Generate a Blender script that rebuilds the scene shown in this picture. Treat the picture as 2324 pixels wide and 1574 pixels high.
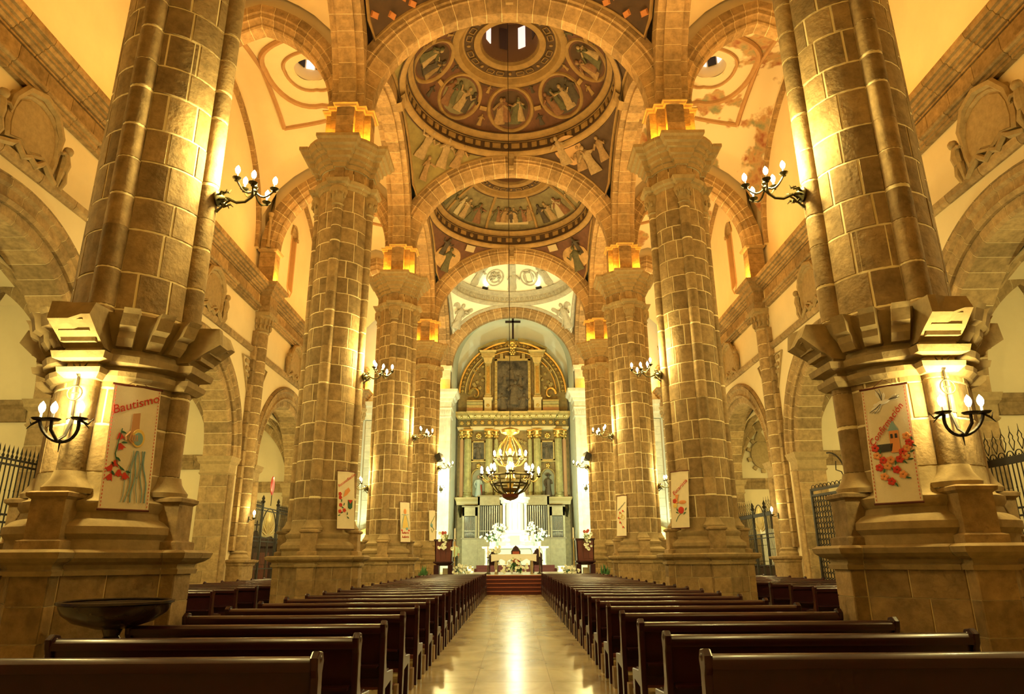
import bpy, math, random
from mathutils import Matrix, Vector
for _o in list(bpy.data.objects):
    bpy.data.objects.remove(_o)
SC = bpy.context.scene
C = SC.collection
PI = math.pi
rnd = random.Random(7)

# ------------------------------------------------------------------ camera, world, exposure
def look_camera():
    f, p, yaw, roll = 1541.64, math.radians(17.413), math.radians(-.0621), math.radians(-.3965)
    cy, sy = math.cos(yaw), math.sin(yaw)
    r = Vector((cy, -sy, 0)); fh = Vector((sy, cy, 0)); z = Vector((0, 0, 1))
    fw = fh * math.cos(p) + z * math.sin(p); up = -fh * math.sin(p) + z * math.cos(p)
    c, s = math.cos(roll), math.sin(roll)
    r2 = r * c + up * s; u2 = up * c - r * s
    cam = bpy.data.cameras.new('camera'); o = bpy.data.objects.new('camera', cam); C.objects.link(o)
    cam.sensor_width = 36; cam.lens = f * 36 / 2324; cam.clip_end = 300; cam.clip_start = .05
    o.matrix_world = Matrix(((r2.x, u2.x, -fw.x, .0249), (r2.y, u2.y, -fw.y, 0), (r2.z, u2.z, -fw.z, 1.55), (0, 0, 0, 1)))
    SC.camera = o
look_camera()
W = bpy.data.worlds.new('world'); SC.world = W; W.use_nodes = True
W.node_tree.nodes['Background'].inputs[0].default_value = (1, .86, .62, 1)
W.node_tree.nodes['Background'].inputs[1].default_value = .05
SC.view_settings.view_transform = 'Standard'; SC.view_settings.look = 'None'
SC.view_settings.gamma = 1; SC.view_settings.use_curve_mapping = False
EXPOSURE = 0.22
SC.view_settings.exposure = EXPOSURE
try:
    SC.cycles.use_denoising = True
    SC.cycles.max_bounces = 4; SC.cycles.diffuse_bounces = 3; SC.cycles.glossy_bounces = 2; SC.cycles.transmission_bounces = 1
    SC.cycles.use_adaptive_sampling = True; SC.cycles.adaptive_threshold = .07; SC.cycles.adaptive_min_samples = 12
    SC.cycles.sample_clamp_indirect = 4.0; SC.cycles.sample_clamp_direct = 0
    SC.cycles.caustics_reflective = False; SC.cycles.caustics_refractive = False
    SC.cycles.use_light_tree = True
except Exception:
    pass
# light strengths (watts) and colours of the church's lamps and of the added ones
WARM = (1, .79, .28); ORANGE = (1, .37, .025); AMBER = (1, .62, .22); COOL = (.80, 1, .62); GREENISH = (.72, 1, .66)
P_SCONCE = 420; P_LOW = 120; P_UP = 350; P_UPSMALL = 190; P_CHAPEL = 470; P_CHAND = 500; P_SANCT = 1250; P_DOME = 330; P_AISLE = 420

# ------------------------------------------------------------------ materials
MATS = {}
def mat(name, col, rough=.7, metal=0, emit=None, es=0, bump=0, bscale=8, var=0, vscale=2.0, dark=.6, orand=0, spec=.5, coat=0, detail=6):
    if name in MATS: return MATS[name]
    m = bpy.data.materials.new(name); m.use_nodes = True
    nt = m.node_tree; b = nt.nodes['Principled BSDF']
    b.inputs['Base Color'].default_value = (*col, 1); b.inputs['Roughness'].default_value = rough
    b.inputs['Metallic'].default_value = metal; b.inputs['Specular IOR Level'].default_value = spec
    if coat: b.inputs['Coat Weight'].default_value = coat; b.inputs['Coat Roughness'].default_value = .12
    if emit: b.inputs['Emission Color'].default_value = (*emit, 1); b.inputs['Emission Strength'].default_value = es
    tc = nt.nodes.new('ShaderNodeTexCoord')
    src = None
    if var:
        n = nt.nodes.new('ShaderNodeTexNoise'); n.inputs['Scale'].default_value = vscale; n.inputs['Detail'].default_value = detail
        n.inputs['Roughness'].default_value = .65
        geo = nt.nodes.new('ShaderNodeNewGeometry')
        nt.links.new(geo.outputs['Position'], n.inputs['Vector'])
        mx = nt.nodes.new('ShaderNodeMix'); mx.data_type = 'RGBA'
        mr = nt.nodes.new('ShaderNodeMapRange'); mr.inputs[1].default_value = .35; mr.inputs[2].default_value = .68
        nt.links.new(n.outputs['Fac'], mr.inputs[0]); nt.links.new(mr.outputs[0], mx.inputs[0])
        mx.inputs[6].default_value = (*[c * (1 - var * (1 - dark * .5)) for c in col], 1)
        mx.inputs[7].default_value = (*[min(1, c * (1 + var * .5)) for c in col], 1)
        src = mx.outputs[2]
    if orand:
        oi = nt.nodes.new('ShaderNodeObjectInfo'); hs = nt.nodes.new('ShaderNodeHueSaturation')
        m1 = nt.nodes.new('ShaderNodeMapRange'); m1.inputs[3].default_value = 1 - orand; m1.inputs[4].default_value = 1 + orand
        nt.links.new(oi.outputs['Random'], m1.inputs[0]); nt.links.new(m1.outputs[0], hs.inputs['Value'])
        if src: nt.links.new(src, hs.inputs['Color'])
        else: hs.inputs['Color'].default_value = (*col, 1)
        src = hs.outputs[0]
    if src: nt.links.new(src, b.inputs['Base Color'])
    if bump:
        n2 = nt.nodes.new('ShaderNodeTexNoise'); n2.inputs['Scale'].default_value = bscale; n2.inputs['Detail'].default_value = 5
        geo2 = nt.nodes.new('ShaderNodeNewGeometry'); nt.links.new(geo2.outputs['Position'], n2.inputs['Vector'])
        bp = nt.nodes.new('ShaderNodeBump'); bp.inputs['Strength'].default_value = bump; bp.inputs['Distance'].default_value = .02
        nt.links.new(n2.outputs['Fac'], bp.inputs['Height']); nt.links.new(bp.outputs[0], b.inputs['Normal'])
    MATS[name] = m
    return m
STONE = mat('stone', (.32, .22, .105), .85, bump=.5, bscale=16, var=.44, vscale=5.5, orand=.24, spec=.2, detail=6)
CARVED = mat('carved_stone', (.35, .255, .125), .85, bump=.3, bscale=16, var=.25, vscale=7, orand=.06, spec=.25)
MORTAR = mat('mortar', (.82, .70, .42), .9, spec=.1)
PLASTER = mat('plaster', (.74, .63, .40), .9, var=.08, vscale=.6, spec=.15)
PLASTERW = mat('pale_plaster', (.82, .83, .74), .9, var=.06, vscale=.8, spec=.15)
BRAND = mat('painted_band', (.42, .25, .11), .85, var=.15, vscale=3)
WOOD = mat('pew_wood', (.030, .0055, .0075), .32, var=.3, vscale=5, spec=.3, coat=.10)
WOODR = mat('red_wood', (.11, .022, .014), .35, var=.2, vscale=4, spec=.5)
OAK = mat('organ_wood', (.42, .36, .21), .55, var=.2, vscale=4)
IRON = mat('iron', (.018, .013, .008), .6, spec=.25)
BRONZE = mat('bronze', (.09, .075, .03), .38, metal=.8)
GOLD = mat('gilding', (.62, .43, .13), .34, metal=.85, bump=.5, bscale=18, var=.3, vscale=5)
GOLDF = mat('flat_gold', (.50, .37, .13), .5, metal=.35, var=.3, vscale=4)
MARBLE = mat('white_marble', (.86, .87, .80), .35)
GREY = mat('grey_relief', (.40, .40, .33), .8, var=.25, vscale=4, bump=.4, bscale=10)
TIN = mat('organ_pipe', (.78, .79, .74), .25, metal=.7)
RED = mat('red_carpet', (.075, .012, .008), .9, var=.2, vscale=10)
CLOTH = mat('banner_cloth', (.80, .72, .52), .95, var=.06, vscale=9, bump=.3, bscale=220)
INKRED = mat('ink_red', (.55, .04, .02), .8); INKGRN = mat('ink_green', (.03, .12, .06), .8); INKBLUE = mat('ink_blue', (.22, .38, .42), .8)
INKDK = mat('ink_dark', (.05, .05, .05), .8); INKORG = mat('ink_orange', (.72, .30, .10), .8); INKWHT = mat('ink_white', (.85, .84, .78), .8); INKYEL = mat('ink_yellow', (.75, .55, .15), .8)
WHITE = mat('white_cloth', (.85, .86, .80), .8)
PETAL = mat('petal', (.86, .90, .78), .7); LEAF = mat('leaf', (.05, .15, .05), .6, orand=.3); LEAFY = mat('pale_leaf', (.35, .42, .14), .6, orand=.3); PETALR = mat('red_petal', (.35, .03, .02), .6)
SKIN = mat('skin', (.45, .28, .18), .6); SHIRT = mat('shirt', (.52, .72, .55), .9); TROUSERS = mat('trousers', (.05, .06, .06), .9); HAIR = mat('hair', (.03, .02, .015), .7)
BULB = mat('bulb', (1, .9, .7), .4, emit=(1, .88, .58), es=26)
BULBW = mat('cool_bulb', (1, 1, .95), .4, emit=(.9, 1, .8), es=22)
EMBER = mat('amber_glass', (1, .5, .1), .4, emit=(1, .42, .05), es=9)
REDGLASS = mat('red_glass', (.38, .015, .01), .3, emit=(1, .06, .01), es=.12)
DAY = mat('lantern_glass', (.8, .75, .75), .4, emit=(1, .86, .82), es=.8)
CANDLE = mat('candle_wax', (.85, .82, .70), .5)
DARK = mat('dark_recess', (.03, .022, .015), .9)
GLASSD = mat('window_glass', (.10, .07, .04), .25)
SPEAKER = mat('speaker_case', (.02, .018, .014), .5)
OCHRE = mat('painted_ochre', (.27, .175, .06), .75, var=.3, vscale=3, bump=.2, bscale=10)
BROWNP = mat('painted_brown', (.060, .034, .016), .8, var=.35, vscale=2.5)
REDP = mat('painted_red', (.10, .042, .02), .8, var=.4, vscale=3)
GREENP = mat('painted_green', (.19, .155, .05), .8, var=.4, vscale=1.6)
FIGS = [mat('fig_%d' % i, c, .8, var=.4, vscale=7) for i, c in enumerate([(.26, .17, .075), (.17, .085, .04), (.085, .085, .04), (.30, .22, .11), (.055, .045, .03), (.21, .145, .06)])]
FRESCO = mat('fresco_grey', (.16, .14, .07), .8, var=.4, vscale=3)
CANVAS = mat('canvas', (.11, .085, .05), .7, var=1.0, vscale=1.6, dark=.2)

def floor_mat():
    m = bpy.data.materials.new('polished_marble'); m.use_nodes = True; nt = m.node_tree; b = nt.nodes['Principled BSDF']
    geo = nt.nodes.new('ShaderNodeNewGeometry')
    mp = nt.nodes.new('ShaderNodeMapping'); mp.inputs['Scale'].default_value = (.9, .55, 1); nt.links.new(geo.outputs['Position'], mp.inputs[0])
    n = nt.nodes.new('ShaderNodeTexNoise'); n.inputs['Scale'].default_value = 1.4; n.inputs['Detail'].default_value = 8; n.inputs['Distortion'].default_value = 1.2
    nt.links.new(mp.outputs[0], n.inputs['Vector'])
    r = nt.nodes.new('ShaderNodeValToRGB'); r.color_ramp.elements[0].position = .32; r.color_ramp.elements[0].color = (.30, .22, .10, 1)
    r.color_ramp.elements[1].position = .66; r.color_ramp.elements[1].color = (.52, .43, .23, 1)
    nt.links.new(n.outputs['Fac'], r.inputs[0])
    oi = nt.nodes.new('ShaderNodeObjectInfo'); hs = nt.nodes.new('ShaderNodeHueSaturation'); m1 = nt.nodes.new('ShaderNodeMapRange')
    m1.inputs[3].default_value = .93; m1.inputs[4].default_value = 1.07; nt.links.new(oi.outputs['Random'], m1.inputs[0]); nt.links.new(m1.outputs[0], hs.inputs['Value'])
    nt.links.new(r.outputs[0], hs.inputs['Color']); nt.links.new(hs.outputs[0], b.inputs['Base Color'])
    b.inputs['Roughness'].default_value = .22; b.inputs['Specular IOR Level'].default_value = .55
    n2 = nt.nodes.new('ShaderNodeTexNoise'); n2.inputs['Scale'].default_value = 3.0; n2.inputs['Detail'].default_value = 2
    mp2 = nt.nodes.new('ShaderNodeMapping'); mp2.inputs['Scale'].default_value = (.6, 2.2, 1); nt.links.new(geo.outputs['Position'], mp2.inputs[0]); nt.links.new(mp2.outputs[0], n2.inputs['Vector'])
    bp = nt.nodes.new('ShaderNodeBump'); bp.inputs['Strength'].default_value = .10; bp.inputs['Distance'].default_value = .02
    nt.links.new(n2.outputs['Fac'], bp.inputs['Height']); nt.links.new(bp.outputs[0], b.inputs['Normal'])
    return m
FLOOR = floor_mat()
def worn_fresco():
    m = bpy.data.materials.new('worn_fresco'); m.use_nodes = True; nt = m.node_tree; b = nt.nodes['Principled BSDF']; b.inputs['Roughness'].default_value = .9
    geo = nt.nodes.new('ShaderNodeNewGeometry')
    def noise(s, d=6, off=0):
        n = nt.nodes.new('ShaderNodeTexNoise'); n.inputs['Scale'].default_value = s; n.inputs['Detail'].default_value = d
        mp = nt.nodes.new('ShaderNodeMapping'); mp.inputs['Location'].default_value = (off, off * .7, off * .3)
        nt.links.new(geo.outputs['Position'], mp.inputs[0]); nt.links.new(mp.outputs[0], n.inputs['Vector']); return n.outputs['Fac']
    r = nt.nodes.new('ShaderNodeValToRGB'); e = r.color_ramp.elements
    e[0].position = .3; e[0].color = (.28, .10, .05, 1); e[1].position = .7; e[1].color = (.20, .24, .14, 1)
    k = r.color_ramp.elements.new(.5); k.color = (.45, .30, .14, 1)
    nt.links.new(noise(2.4, 8, 3), r.inputs[0])
    mk = nt.nodes.new('ShaderNodeMapRange'); mk.inputs[1].default_value = .50; mk.inputs[2].default_value = .54; nt.links.new(noise(.7, 10, 11), mk.inputs[0])
    mx = nt.nodes.new('ShaderNodeMix'); mx.data_type = 'RGBA'; nt.links.new(mk.outputs[0], mx.inputs[0])
    mx.inputs[6].default_value = (.72, .62, .42, 1); nt.links.new(r.outputs[0], mx.inputs[7]); nt.links.new(mx.outputs[2], b.inputs['Base Color'])
    return m
WORN = worn_fresco()

# ------------------------------------------------------------------ geometry helpers
class G:
    def __init__(s): s.v = []; s.f = []
    def add(s, vs, fs):
        n = len(s.v); s.v += [tuple(v) for v in vs]; s.f += [tuple(i + n for i in f) for f in fs]; return s
    def box(s, x0, y0, z0, x1, y1, z1):
        return s.add([(x0, y0, z0), (x1, y0, z0), (x1, y1, z0), (x0, y1, z0), (x0, y0, z1), (x1, y0, z1), (x1, y1, z1), (x0, y1, z1)],
                     [(0, 3, 2, 1), (4, 5, 6, 7), (0, 1, 5, 4), (1, 2, 6, 5), (2, 3, 7, 6), (3, 0, 4, 7)])
    def rings(s, R, close=True, cap=True, capend=None):
        n = len(R[0]); vs = [p for r in R for p in r]; fs = []
        for i in range(len(R) - 1):
            for j in range(n if close else n - 1):
                k = (j + 1) % n; fs.append((i * n + j, i * n + k, (i + 1) * n + k, (i + 1) * n + j))
        if cap and close:
            fs.append(tuple(range(n - 1, -1, -1))); fs.append(tuple(range((len(R) - 1) * n, len(R) * n)))
        return s.add(vs, fs)
    def prism(s, poly, z0, z1): return s.rings([[(x, y, z0) for x, y in poly], [(x, y, z1) for x, y in poly]])
    def stack(s, poly, levels, cap=True): return s.rings([[(x, y, z) for x, y in offset(poly, d)] for z, d in levels], cap=cap)
    def lathe(s, prof, n=24, c=(0, 0), a0=0, a1=2 * PI, cap=False):
        full = abs(a1 - a0 - 2 * PI) < 1e-6; m = n if full else n + 1; R = []
        for r, z in prof:
            R.append([(c[0] + r * math.cos(a0 + (a1 - a0) * i / n), c[1] + r * math.sin(a0 + (a1 - a0) * i / n), z) for i in range(m)])
        return s.rings(R, close=full, cap=cap)
    def tube(s, path, r, n=6, cap=True):
        P = [Vector(p) for p in path]; R = []; rr = r if isinstance(r, (list, tuple)) else [r] * len(P)
        t0 = (P[1] - P[0]).normalized(); u = t0.orthogonal().normalized()
        for i, p in enumerate(P):
            t = (P[min(i + 1, len(P) - 1)] - P[max(i - 1, 0)]).normalized()
            u = (u - t * u.dot(t)).normalized(); w = t.cross(u)
            R.append([p + (u * math.cos(2 * PI * k / n) + w * math.sin(2 * PI * k / n)) * rr[i] for k in range(n)])
        return s.rings(R, cap=cap)
    def ball(s, c, r, nu=10, nv=6):
        if not isinstance(r, (list, tuple)): r = (r, r, r)
        R = []
        for i in range(nv + 1):
            a = -PI / 2 + PI * i / nv; k = max(math.cos(a), .02)
            R.append([(c[0] + r[0] * k * math.cos(2 * PI * j / nu), c[1] + r[1] * k * math.sin(2 * PI * j / nu), c[2] + r[2] * math.sin(a)) for j in range(nu)])
        return s.rings(R)
    def merge(s, g, M=None):
        return s.add([M @ Vector(v) for v in g.v] if M else g.v, g.f)
    def tf(s, M): s.v = [tuple(M @ Vector(v)) for v in s.v]; return s
def offset(poly, d):
    if abs(d) < 1e-9: return poly
    n = len(poly); out = []
    for i in range(n):
        a, b, c = Vector(poly[i - 1]), Vector(poly[i]), Vector(poly[(i + 1) % n])
        e1 = (b - a).normalized(); e2 = (c - b).normalized()
        n1 = Vector((e1.y, -e1.x)); n2 = Vector((e2.y, -e2.x))
        k = (n1 + n2); L = 1 + n1.dot(n2)
        k = k / max(L, .35); out.append((b.x + k.x * d, b.y + k.y * d))
    return out
def me(name, g, m, smooth=False):
    d = bpy.data.meshes.new(name); d.from_pydata(g.v, [], g.f)
    for x in (m if isinstance(m, (list, tuple)) else [m]): d.materials.append(x)
    if smooth:
        d.polygons.foreach_set('use_smooth', [True] * len(d.polygons)); d.set_sharp_from_angle(angle=math.radians(38))
    d.update(); return d
def link(name, data, parent=None, loc=None, rz=0, M=None):
    o = bpy.data.objects.new(name, data); C.objects.link(o)
    if parent: o.parent = parent
    if M is not None: o.matrix_basis = M
    else:
        if loc: o.location = loc
        if rz: o.rotation_euler = (0, 0, rz)
    return o
def ob(name, g, m, parent=None, loc=None, rz=0, smooth=False, M=None):
    return link(name, me(name, g, m, smooth), parent, loc, rz, M)
def tag(o, label, cat, group=None):
    o['label'] = label; o['category'] = cat
    if group: o['group'] = group
    return o
def thing(name, label, cat, loc=(0, 0, 0), rz=0, group=None):
    o = bpy.data.objects.new(name, None); C.objects.link(o); o.location = loc; o.rotation_euler = (0, 0, rz); o.empty_display_size = .1
    return tag(o, label, cat, group)
def struct(name, g, m, smooth=False, parent=None):
    o = ob(name, g, m, parent, smooth=smooth)
    o['kind'] = 'structure'; return o
def estruct(name):
    o = bpy.data.objects.new(name, None); C.objects.link(o); o['kind'] = 'structure'; return o
def dup(root, loc=None, rz=None, label=None, group=None):
    r = root.copy(); C.objects.link(r)
    if loc is not None: r.location = loc
    if rz is not None: r.rotation_euler = (0, 0, rz)
    if label: r['label'] = label
    if group: r['group'] = group
    for ch in KIDS(root):
        c = ch.copy(); C.objects.link(c); c.parent = r
        for g in KIDS(ch):
            d = g.copy(); C.objects.link(d); d.parent = c
    return r
_kid_cache = {}
def KIDS(o):
    if o.name not in _kid_cache: _kid_cache[o.name] = list(o.children)
    return _kid_cache[o.name]
def point(name, parent, loc, power, col, r=.12):
    l = bpy.data.lights.new(name, 'POINT'); l.energy = power; l.color = col; l.shadow_soft_size = r
    return link(name, l, parent, loc)
def spot(name, parent, loc, direction, power, col, angle=100, r=.1, blend=.6):
    l = bpy.data.lights.new(name, 'SPOT'); l.energy = power; l.color = col; l.shadow_soft_size = r; l.spot_size = math.radians(angle); l.spot_blend = blend
    o = link(name, l, parent); q = Vector(direction).to_track_quat('-Z', 'Y'); o.matrix_basis = Matrix.Translation(loc) @ q.to_matrix().to_4x4()
    return o
def frame(o, x, y, z):
    return Matrix(((x[0], y[0], z[0], o[0]), (x[1], y[1], z[1], o[1]), (x[2], y[2], z[2], o[2]), (0, 0, 0, 1)))
ORD = ['first', 'second', 'third', 'fourth', 'fifth', 'sixth', 'seventh', 'eighth', 'ninth', 'tenth', 'eleventh', 'twelfth', 'thirteenth', 'fourteenth', 'fifteenth', 'sixteenth', 'seventeenth', 'eighteenth', 'nineteenth', 'twentieth', 'twenty-first', 'twenty-second', 'twenty-third', 'twenty-fourth']
SIDE = {-1: 'left', 1: 'right'}

# ------------------------------------------------------------------ plan constants (metres)
Y1, BAY = 8.58, 9.82
ROW = [Y1 + BAY * i for i in range(-1, 5)]           # ROW[1] is the first pier row in view
XP, XW, XU = 5.05, 11.15, 11.5
ZCAP, ZIMP, ZCR = 13.52, 15.0, 18.87
YMID = [(ROW[i] + ROW[i + 1]) / 2 for i in range(5)]  # YMID[1] lies between pier rows 1 and 2
# ================================================================== the setting: floor, outer walls, vaults
fl = estruct('floor')
g = G(); g.box(-16.2, -6, -.3, 16.2, 53, -.006); ob('floor_bed', g, mat('floor_joint', (.36, .27, .14), .5), fl)
TS = 1.0
tg = me('floor_tile', G().box(-.497, -.497, -.05, .497, .497, 0), FLOOR)
for i in range(-1, 2):
    for j in range(2, 35): link('floor_tile', tg, fl, (i * TS, j * TS - .5, 0))
tgs = {}
g = G()
for s in (-1, 1):
    for j in range(0, 36): g.box(s * 1.503 if s > 0 else -4.5, j - .997 + .5, -.05, 4.5 if s > 0 else -1.503, j - .003 + .5, -.001)
    for j in range(0, 53): g.box(4.506 if s > 0 else -11.2, j - .997 + .5, -.05, 11.2 if s > 0 else -4.506, j - .003 + .5, -.001)
o = ob('paving', g, FLOOR, fl); o['kind'] = 'stuff'
g = G(); g.box(-16.2, -6.3, -.3, 16.2, -6, 24); struct('wall_back', g, PLASTER)

# ---- upper wall (above the entablature) with narrow windows, one per bay and side
ZENT0, ZENT1, ZSTR = 11.95, 13.25, 10.2
def upper_wall(s, name):
    g = G(); x = s * XU
    g.add([(s * XW, -6, 10.0), (s * XW, 53, 10.0), (s * XW, 53, 13.24), (s * XW, -6, 13.24), (x, 53, 13.24), (x, -6, 13.24)], [(0, 1, 2, 3), (3, 2, 4, 5)])
    def q(y0, z0, y1, z1): g.add([(x, y0, z0), (x, y1, z0), (x, y1, z1), (x, y0, z1)], [(0, 1, 2, 3)])
    ys = -6
    for b in range(0, 5):
        yc = YMID[b] - (.6 if b else 0); w = .36
        q(ys, 13.24, yc - w, 23); q(yc - w, 13.24, yc + w, 14.9); q(yc - w, 18.5, yc + w, 23); ys = yc + w
    q(ys, 13.24, 53, 23)
    return struct(name, g, PLASTER)
for s in (-1, 1):
    upper_wall(s, 'wall_' + SIDE[s])
    for b in (1, 2, 3, 4):
        yc = YMID[b] - .6
        wn = estruct('window_%d' % (b + (0 if s < 0 else 4)))
        x0, x1 = s * XU, s * (XU + .5); w = .36
        g = G()
        for k in (-1, 1): g.add([(x0, yc + k * w, 14.9), (x1, yc + k * w * .6, 15.9), (x1, yc + k * w * .6, 18.1), (x0, yc + k * w, 18.0)], [(0, 1, 2, 3)])
        g.add([(x0, yc - w, 14.9), (x0, yc + w, 14.9), (x1, yc + w * .6, 15.9), (x1, yc - w * .6, 15.9)], [(0, 1, 2, 3)])
        ob('jamb', g, mat('window_reveal', (.50, .31, .13), .85, var=.1), wn)
        g = G(); g.add([(x1, yc - w * .62, 15.85), (x1, yc + w * .62, 15.85), (x1, yc + w * .62, 18.6), (x1, yc - w * .62, 18.6)], [(0, 1, 2, 3)]); ob('pane', g, GLASSD, wn)
        # shell head with flutes
        g = G(); n = 10; A = [(x0, yc + w * math.cos(PI * i / n), 18.0 + w * 1.25 * math.sin(PI * i / n)) for i in range(n + 1)]
        for i in range(n): g.add([A[i], A[i + 1], (x1, yc, 18.02)], [(0, 1, 2)])
        ob('shell_head', g, CARVED, wn)
        g = G()
        for i in range(n + 1): pass
        P = [(x0 - s * .03, yc + (w + .06) * math.cos(PI * i / n), 18.0 + (w * 1.25 + .07) * math.sin(PI * i / n)) for i in range(n + 1)]
        g.tube(P, .07, 4); ob('head_moulding', g, CARVED, wn)
        for k in (-1, 1): ob('impost_block', G().box(x0 - s * .10, yc + k * (w + .05) - .12, 17.82, x0 + s * .05, yc + k * (w + .05) + .12, 18.0), CARVED, wn)
        g = G(); g.tube([(x0 - s * .01, yc - w - .03, 17.85), (x0 - s * .01, yc - w - .03, 14.95), (x0 - s * .02, yc + w * .2, 14.55), (x0 - s * .01, yc + w + .03, 14.95), (x0 - s * .01, yc + w + .03, 17.85)], .035, 4)
        ob('sill_edge', g, mat('window_edge', (.55, .36, .18), .85), wn)

# ---- entablature and string course, cut into stones
def prof_blocks(parent, name, prof, s, y0, y1, L, m, x=XW, ph=0):
    """stones of a moulded course along the wall; prof = [(out from wall, z)]"""
    n = max(1, round((y1 - y0) / L)); l = (y1 - y0) / n
    cuts = [y0] + [y0 + l * (i + ph) for i in range(1 if ph == 0 else 0, n) if y0 + l * (i + ph) < y1 - .2] + [y1]
    if ph: cuts = [y0] + [y0 + l * (i + ph) for i in range(n)] + [y1]
    cache = {}
    for a, b in zip(cuts[:-1], cuts[1:]):
        k = round(b - a, 3)
        if k not in cache:
            h = k / 2 - .008
            g = G().rings([[(s * (x - d), -h, z) for d, z in prof], [(s * (x - d), h, z) for d, z in prof]])
            cache[k] = me(name, g, m)
        link(name, cache[k], parent, (0, (a + b) / 2, 0))
for s in (-1, 1):
    t = estruct('trim_%d' % (1 if s < 0 else 2))
    g = G().box(min(s * (XW + .1), s * (XW - .10)), -2, ZENT0 + .02, max(s * (XW + .1), s * (XW - .10)), 47.8, ZENT1 - .05); ob('mortar_bed', g, MORTAR, t)
    for b in range(1, 5):
        y0, y1 = ROW[b] + .62, ROW[b + 1] - .62
        if b == 1: y0 = 10.2
        prof_blocks(t, 'architrave_block', [(-.05, 11.95), (.14, 11.95), (.14, 12.03), (.18, 12.035), (.18, 12.12), (.24, 12.125), (.28, 12.16), (.28, 12.22), (-.05, 12.22)], s, y0, y1, 1.15, STONE)
        prof_blocks(t, 'frieze_block', [(-.05, 12.235), (.13, 12.235), (.13, 12.73), (-.05, 12.73)], s, y0, y1, .95, STONE, ph=.5)
        prof_blocks(t, 'cornice_block', [(-.05, 12.745), (.17, 12.745), (.17, 12.80), (.24, 12.81), (.28, 12.88), (.34, 12.885), (.34, 12.96), (.42, 12.97), (.46, 13.06), (.54, 13.07), (.57, 13.16), (.57, 13.24), (-.05, 13.26)], s, y0, y1, .8, STONE, ph=.3)
    t2 = estruct('trim_%d' % (3 if s < 0 else 4))
    g = G().box(min(s * (XW + .1), s * (XW - .06)), -2, ZSTR - .09, max(s * (XW + .1), s * (XW - .06)), 47.8, ZSTR + .11); ob('mortar_bed', g, MORTAR, t2)
    for b in range(1, 5):
        y0, y1 = ROW[b] + .5, ROW[b + 1] - .5
        if b == 1: y0 = 10.2
        prof_blocks(t2, 'string_block', [(-.05, ZSTR - .12), (.07, ZSTR - .12), (.13, ZSTR - .04), (.15, ZSTR + .1), (.08, ZSTR + .14), (-.05, ZSTR + .14)], s, y0, y1, 1.25, STONE)

# ---- lower walls with the chapel arches, and the chapels
RA = 3.3; ZSP = 5.5; RO = 4.22
def arch_wall(s, x, y0, y1, ztop, yc, r, zs, g):
    n = 28; A = [(yc + r * math.cos(PI * i / n), zs + r * math.sin(PI * i / n)) for i in range(n + 1)]
    for i in range(n):
        (a, za), (b, zb) = A[i], A[i + 1]
        g.add([(x, a, za), (x, b, zb), (x, b, ztop), (x, a, ztop)], [(0, 1, 2, 3)])
    g.add([(x, y0, 0), (x, yc - r, 0), (x, yc - r, ztop), (x, y0, ztop)], [(0, 1, 2, 3)])
    g.add([(x, yc + r, 0), (x, y1, 0), (x, y1, ztop), (x, yc + r, ztop)], [(0, 1, 2, 3)])
# round moulded archivolt voussoirs, shared by all chapels: local s along Y, w = toward nave, built at origin (yc=0)
def ell(a, h, z0):
    def P(t, d):
        th = PI / 2 * (1 - t); nx, nz = math.cos(th) / a, math.sin(th) / h; L = math.hypot(nx, nz)
        return (a * math.cos(th) + d * nx / L, z0 + h * math.sin(th) + d * nz / L)
    return P
def pointed(a, h, z0):
    R = (a * a + h * h) / (2 * a); c = R - a
    def P(t, d):
        am = math.acos(c / (R + d)); al = am * (1 - abs(t))
        x = -c + (R + d) * math.cos(al); z = (R + d) * math.sin(al)
        return (math.copysign(max(x, 0), t) if t else 0, z0 + z)
    return P
def vouss(P, prof, n, gap=.008, seg=2, key=True):
    """list of voussoir meshes along arch P; prof = [(w, d)]"""
    L = 0; pts = [P(-1 + 2 * i / 60, 0) for i in range(61)]
    L = sum(math.hypot(pts[i + 1][0] - pts[i][0], pts[i + 1][1] - pts[i][1]) for i in range(60)); gt = gap / L * 2
    out = []
    for i in range(n):
        t0, t1 = -1 + 2 * i / n + gt, -1 + 2 * (i + 1) / n - gt
        R = []
        for k in range(seg + 1):
            t = t0 + (t1 - t0) * k / seg
            R.append([(P(t, d)[0], w, P(t, d)[1]) for w, d in prof])
        out.append(G().rings(R))
    return out
def soffit(P, prof, n, m0=.008):
    ar = sum(prof[i - 1][0] * prof[i][1] - prof[i][0] * prof[i - 1][1] for i in range(len(prof)))
    pr = offset(prof, -m0 if ar > 0 else m0)
    return G().rings([[(P(-1 + 2 * i / n, d)[0], w, P(-1 + 2 * i / n, d)[1]) for w, d in pr] for i in range(n + 1)])
def arch_set(P, prof, n, m=STONE, nm='voussoir'):
    return [me(nm, g, m) for g in vouss(P, prof, n)], me('mortar', soffit(P, prof, n * 2), MORTAR)
def place_arch(root, aset, M=None, only=None, nm='voussoir'):
    ms, mo = aset
    link('mortar', mo, root, M=M)
    for i, d in enumerate(ms):
        if only and not (only[0] <= i < only[1]): continue
        link(nm, d, root, M=M)
CH_OUT = arch_set(ell(RA + .32, RA + .32, ZSP), [(-.04, 0), (.06, 0), (.12, .10), (.06, .16), (.06, .36), (.14, .42), (.14, .56), (-.04, .56)], 25)
CH_IN = arch_set(ell(RA, RA, ZSP), [(-1.0, 0), (-.08, 0), (-.02, .08), (-.02, .31), (-1.0, .31)], 23)
CH_DRIP = arch_set(ell(RA + .88, RA + .88, ZSP), [(-.04, 0), (.10, 0), (.14, .05), (.04, .12), (-.04, .12)], 21)
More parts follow.
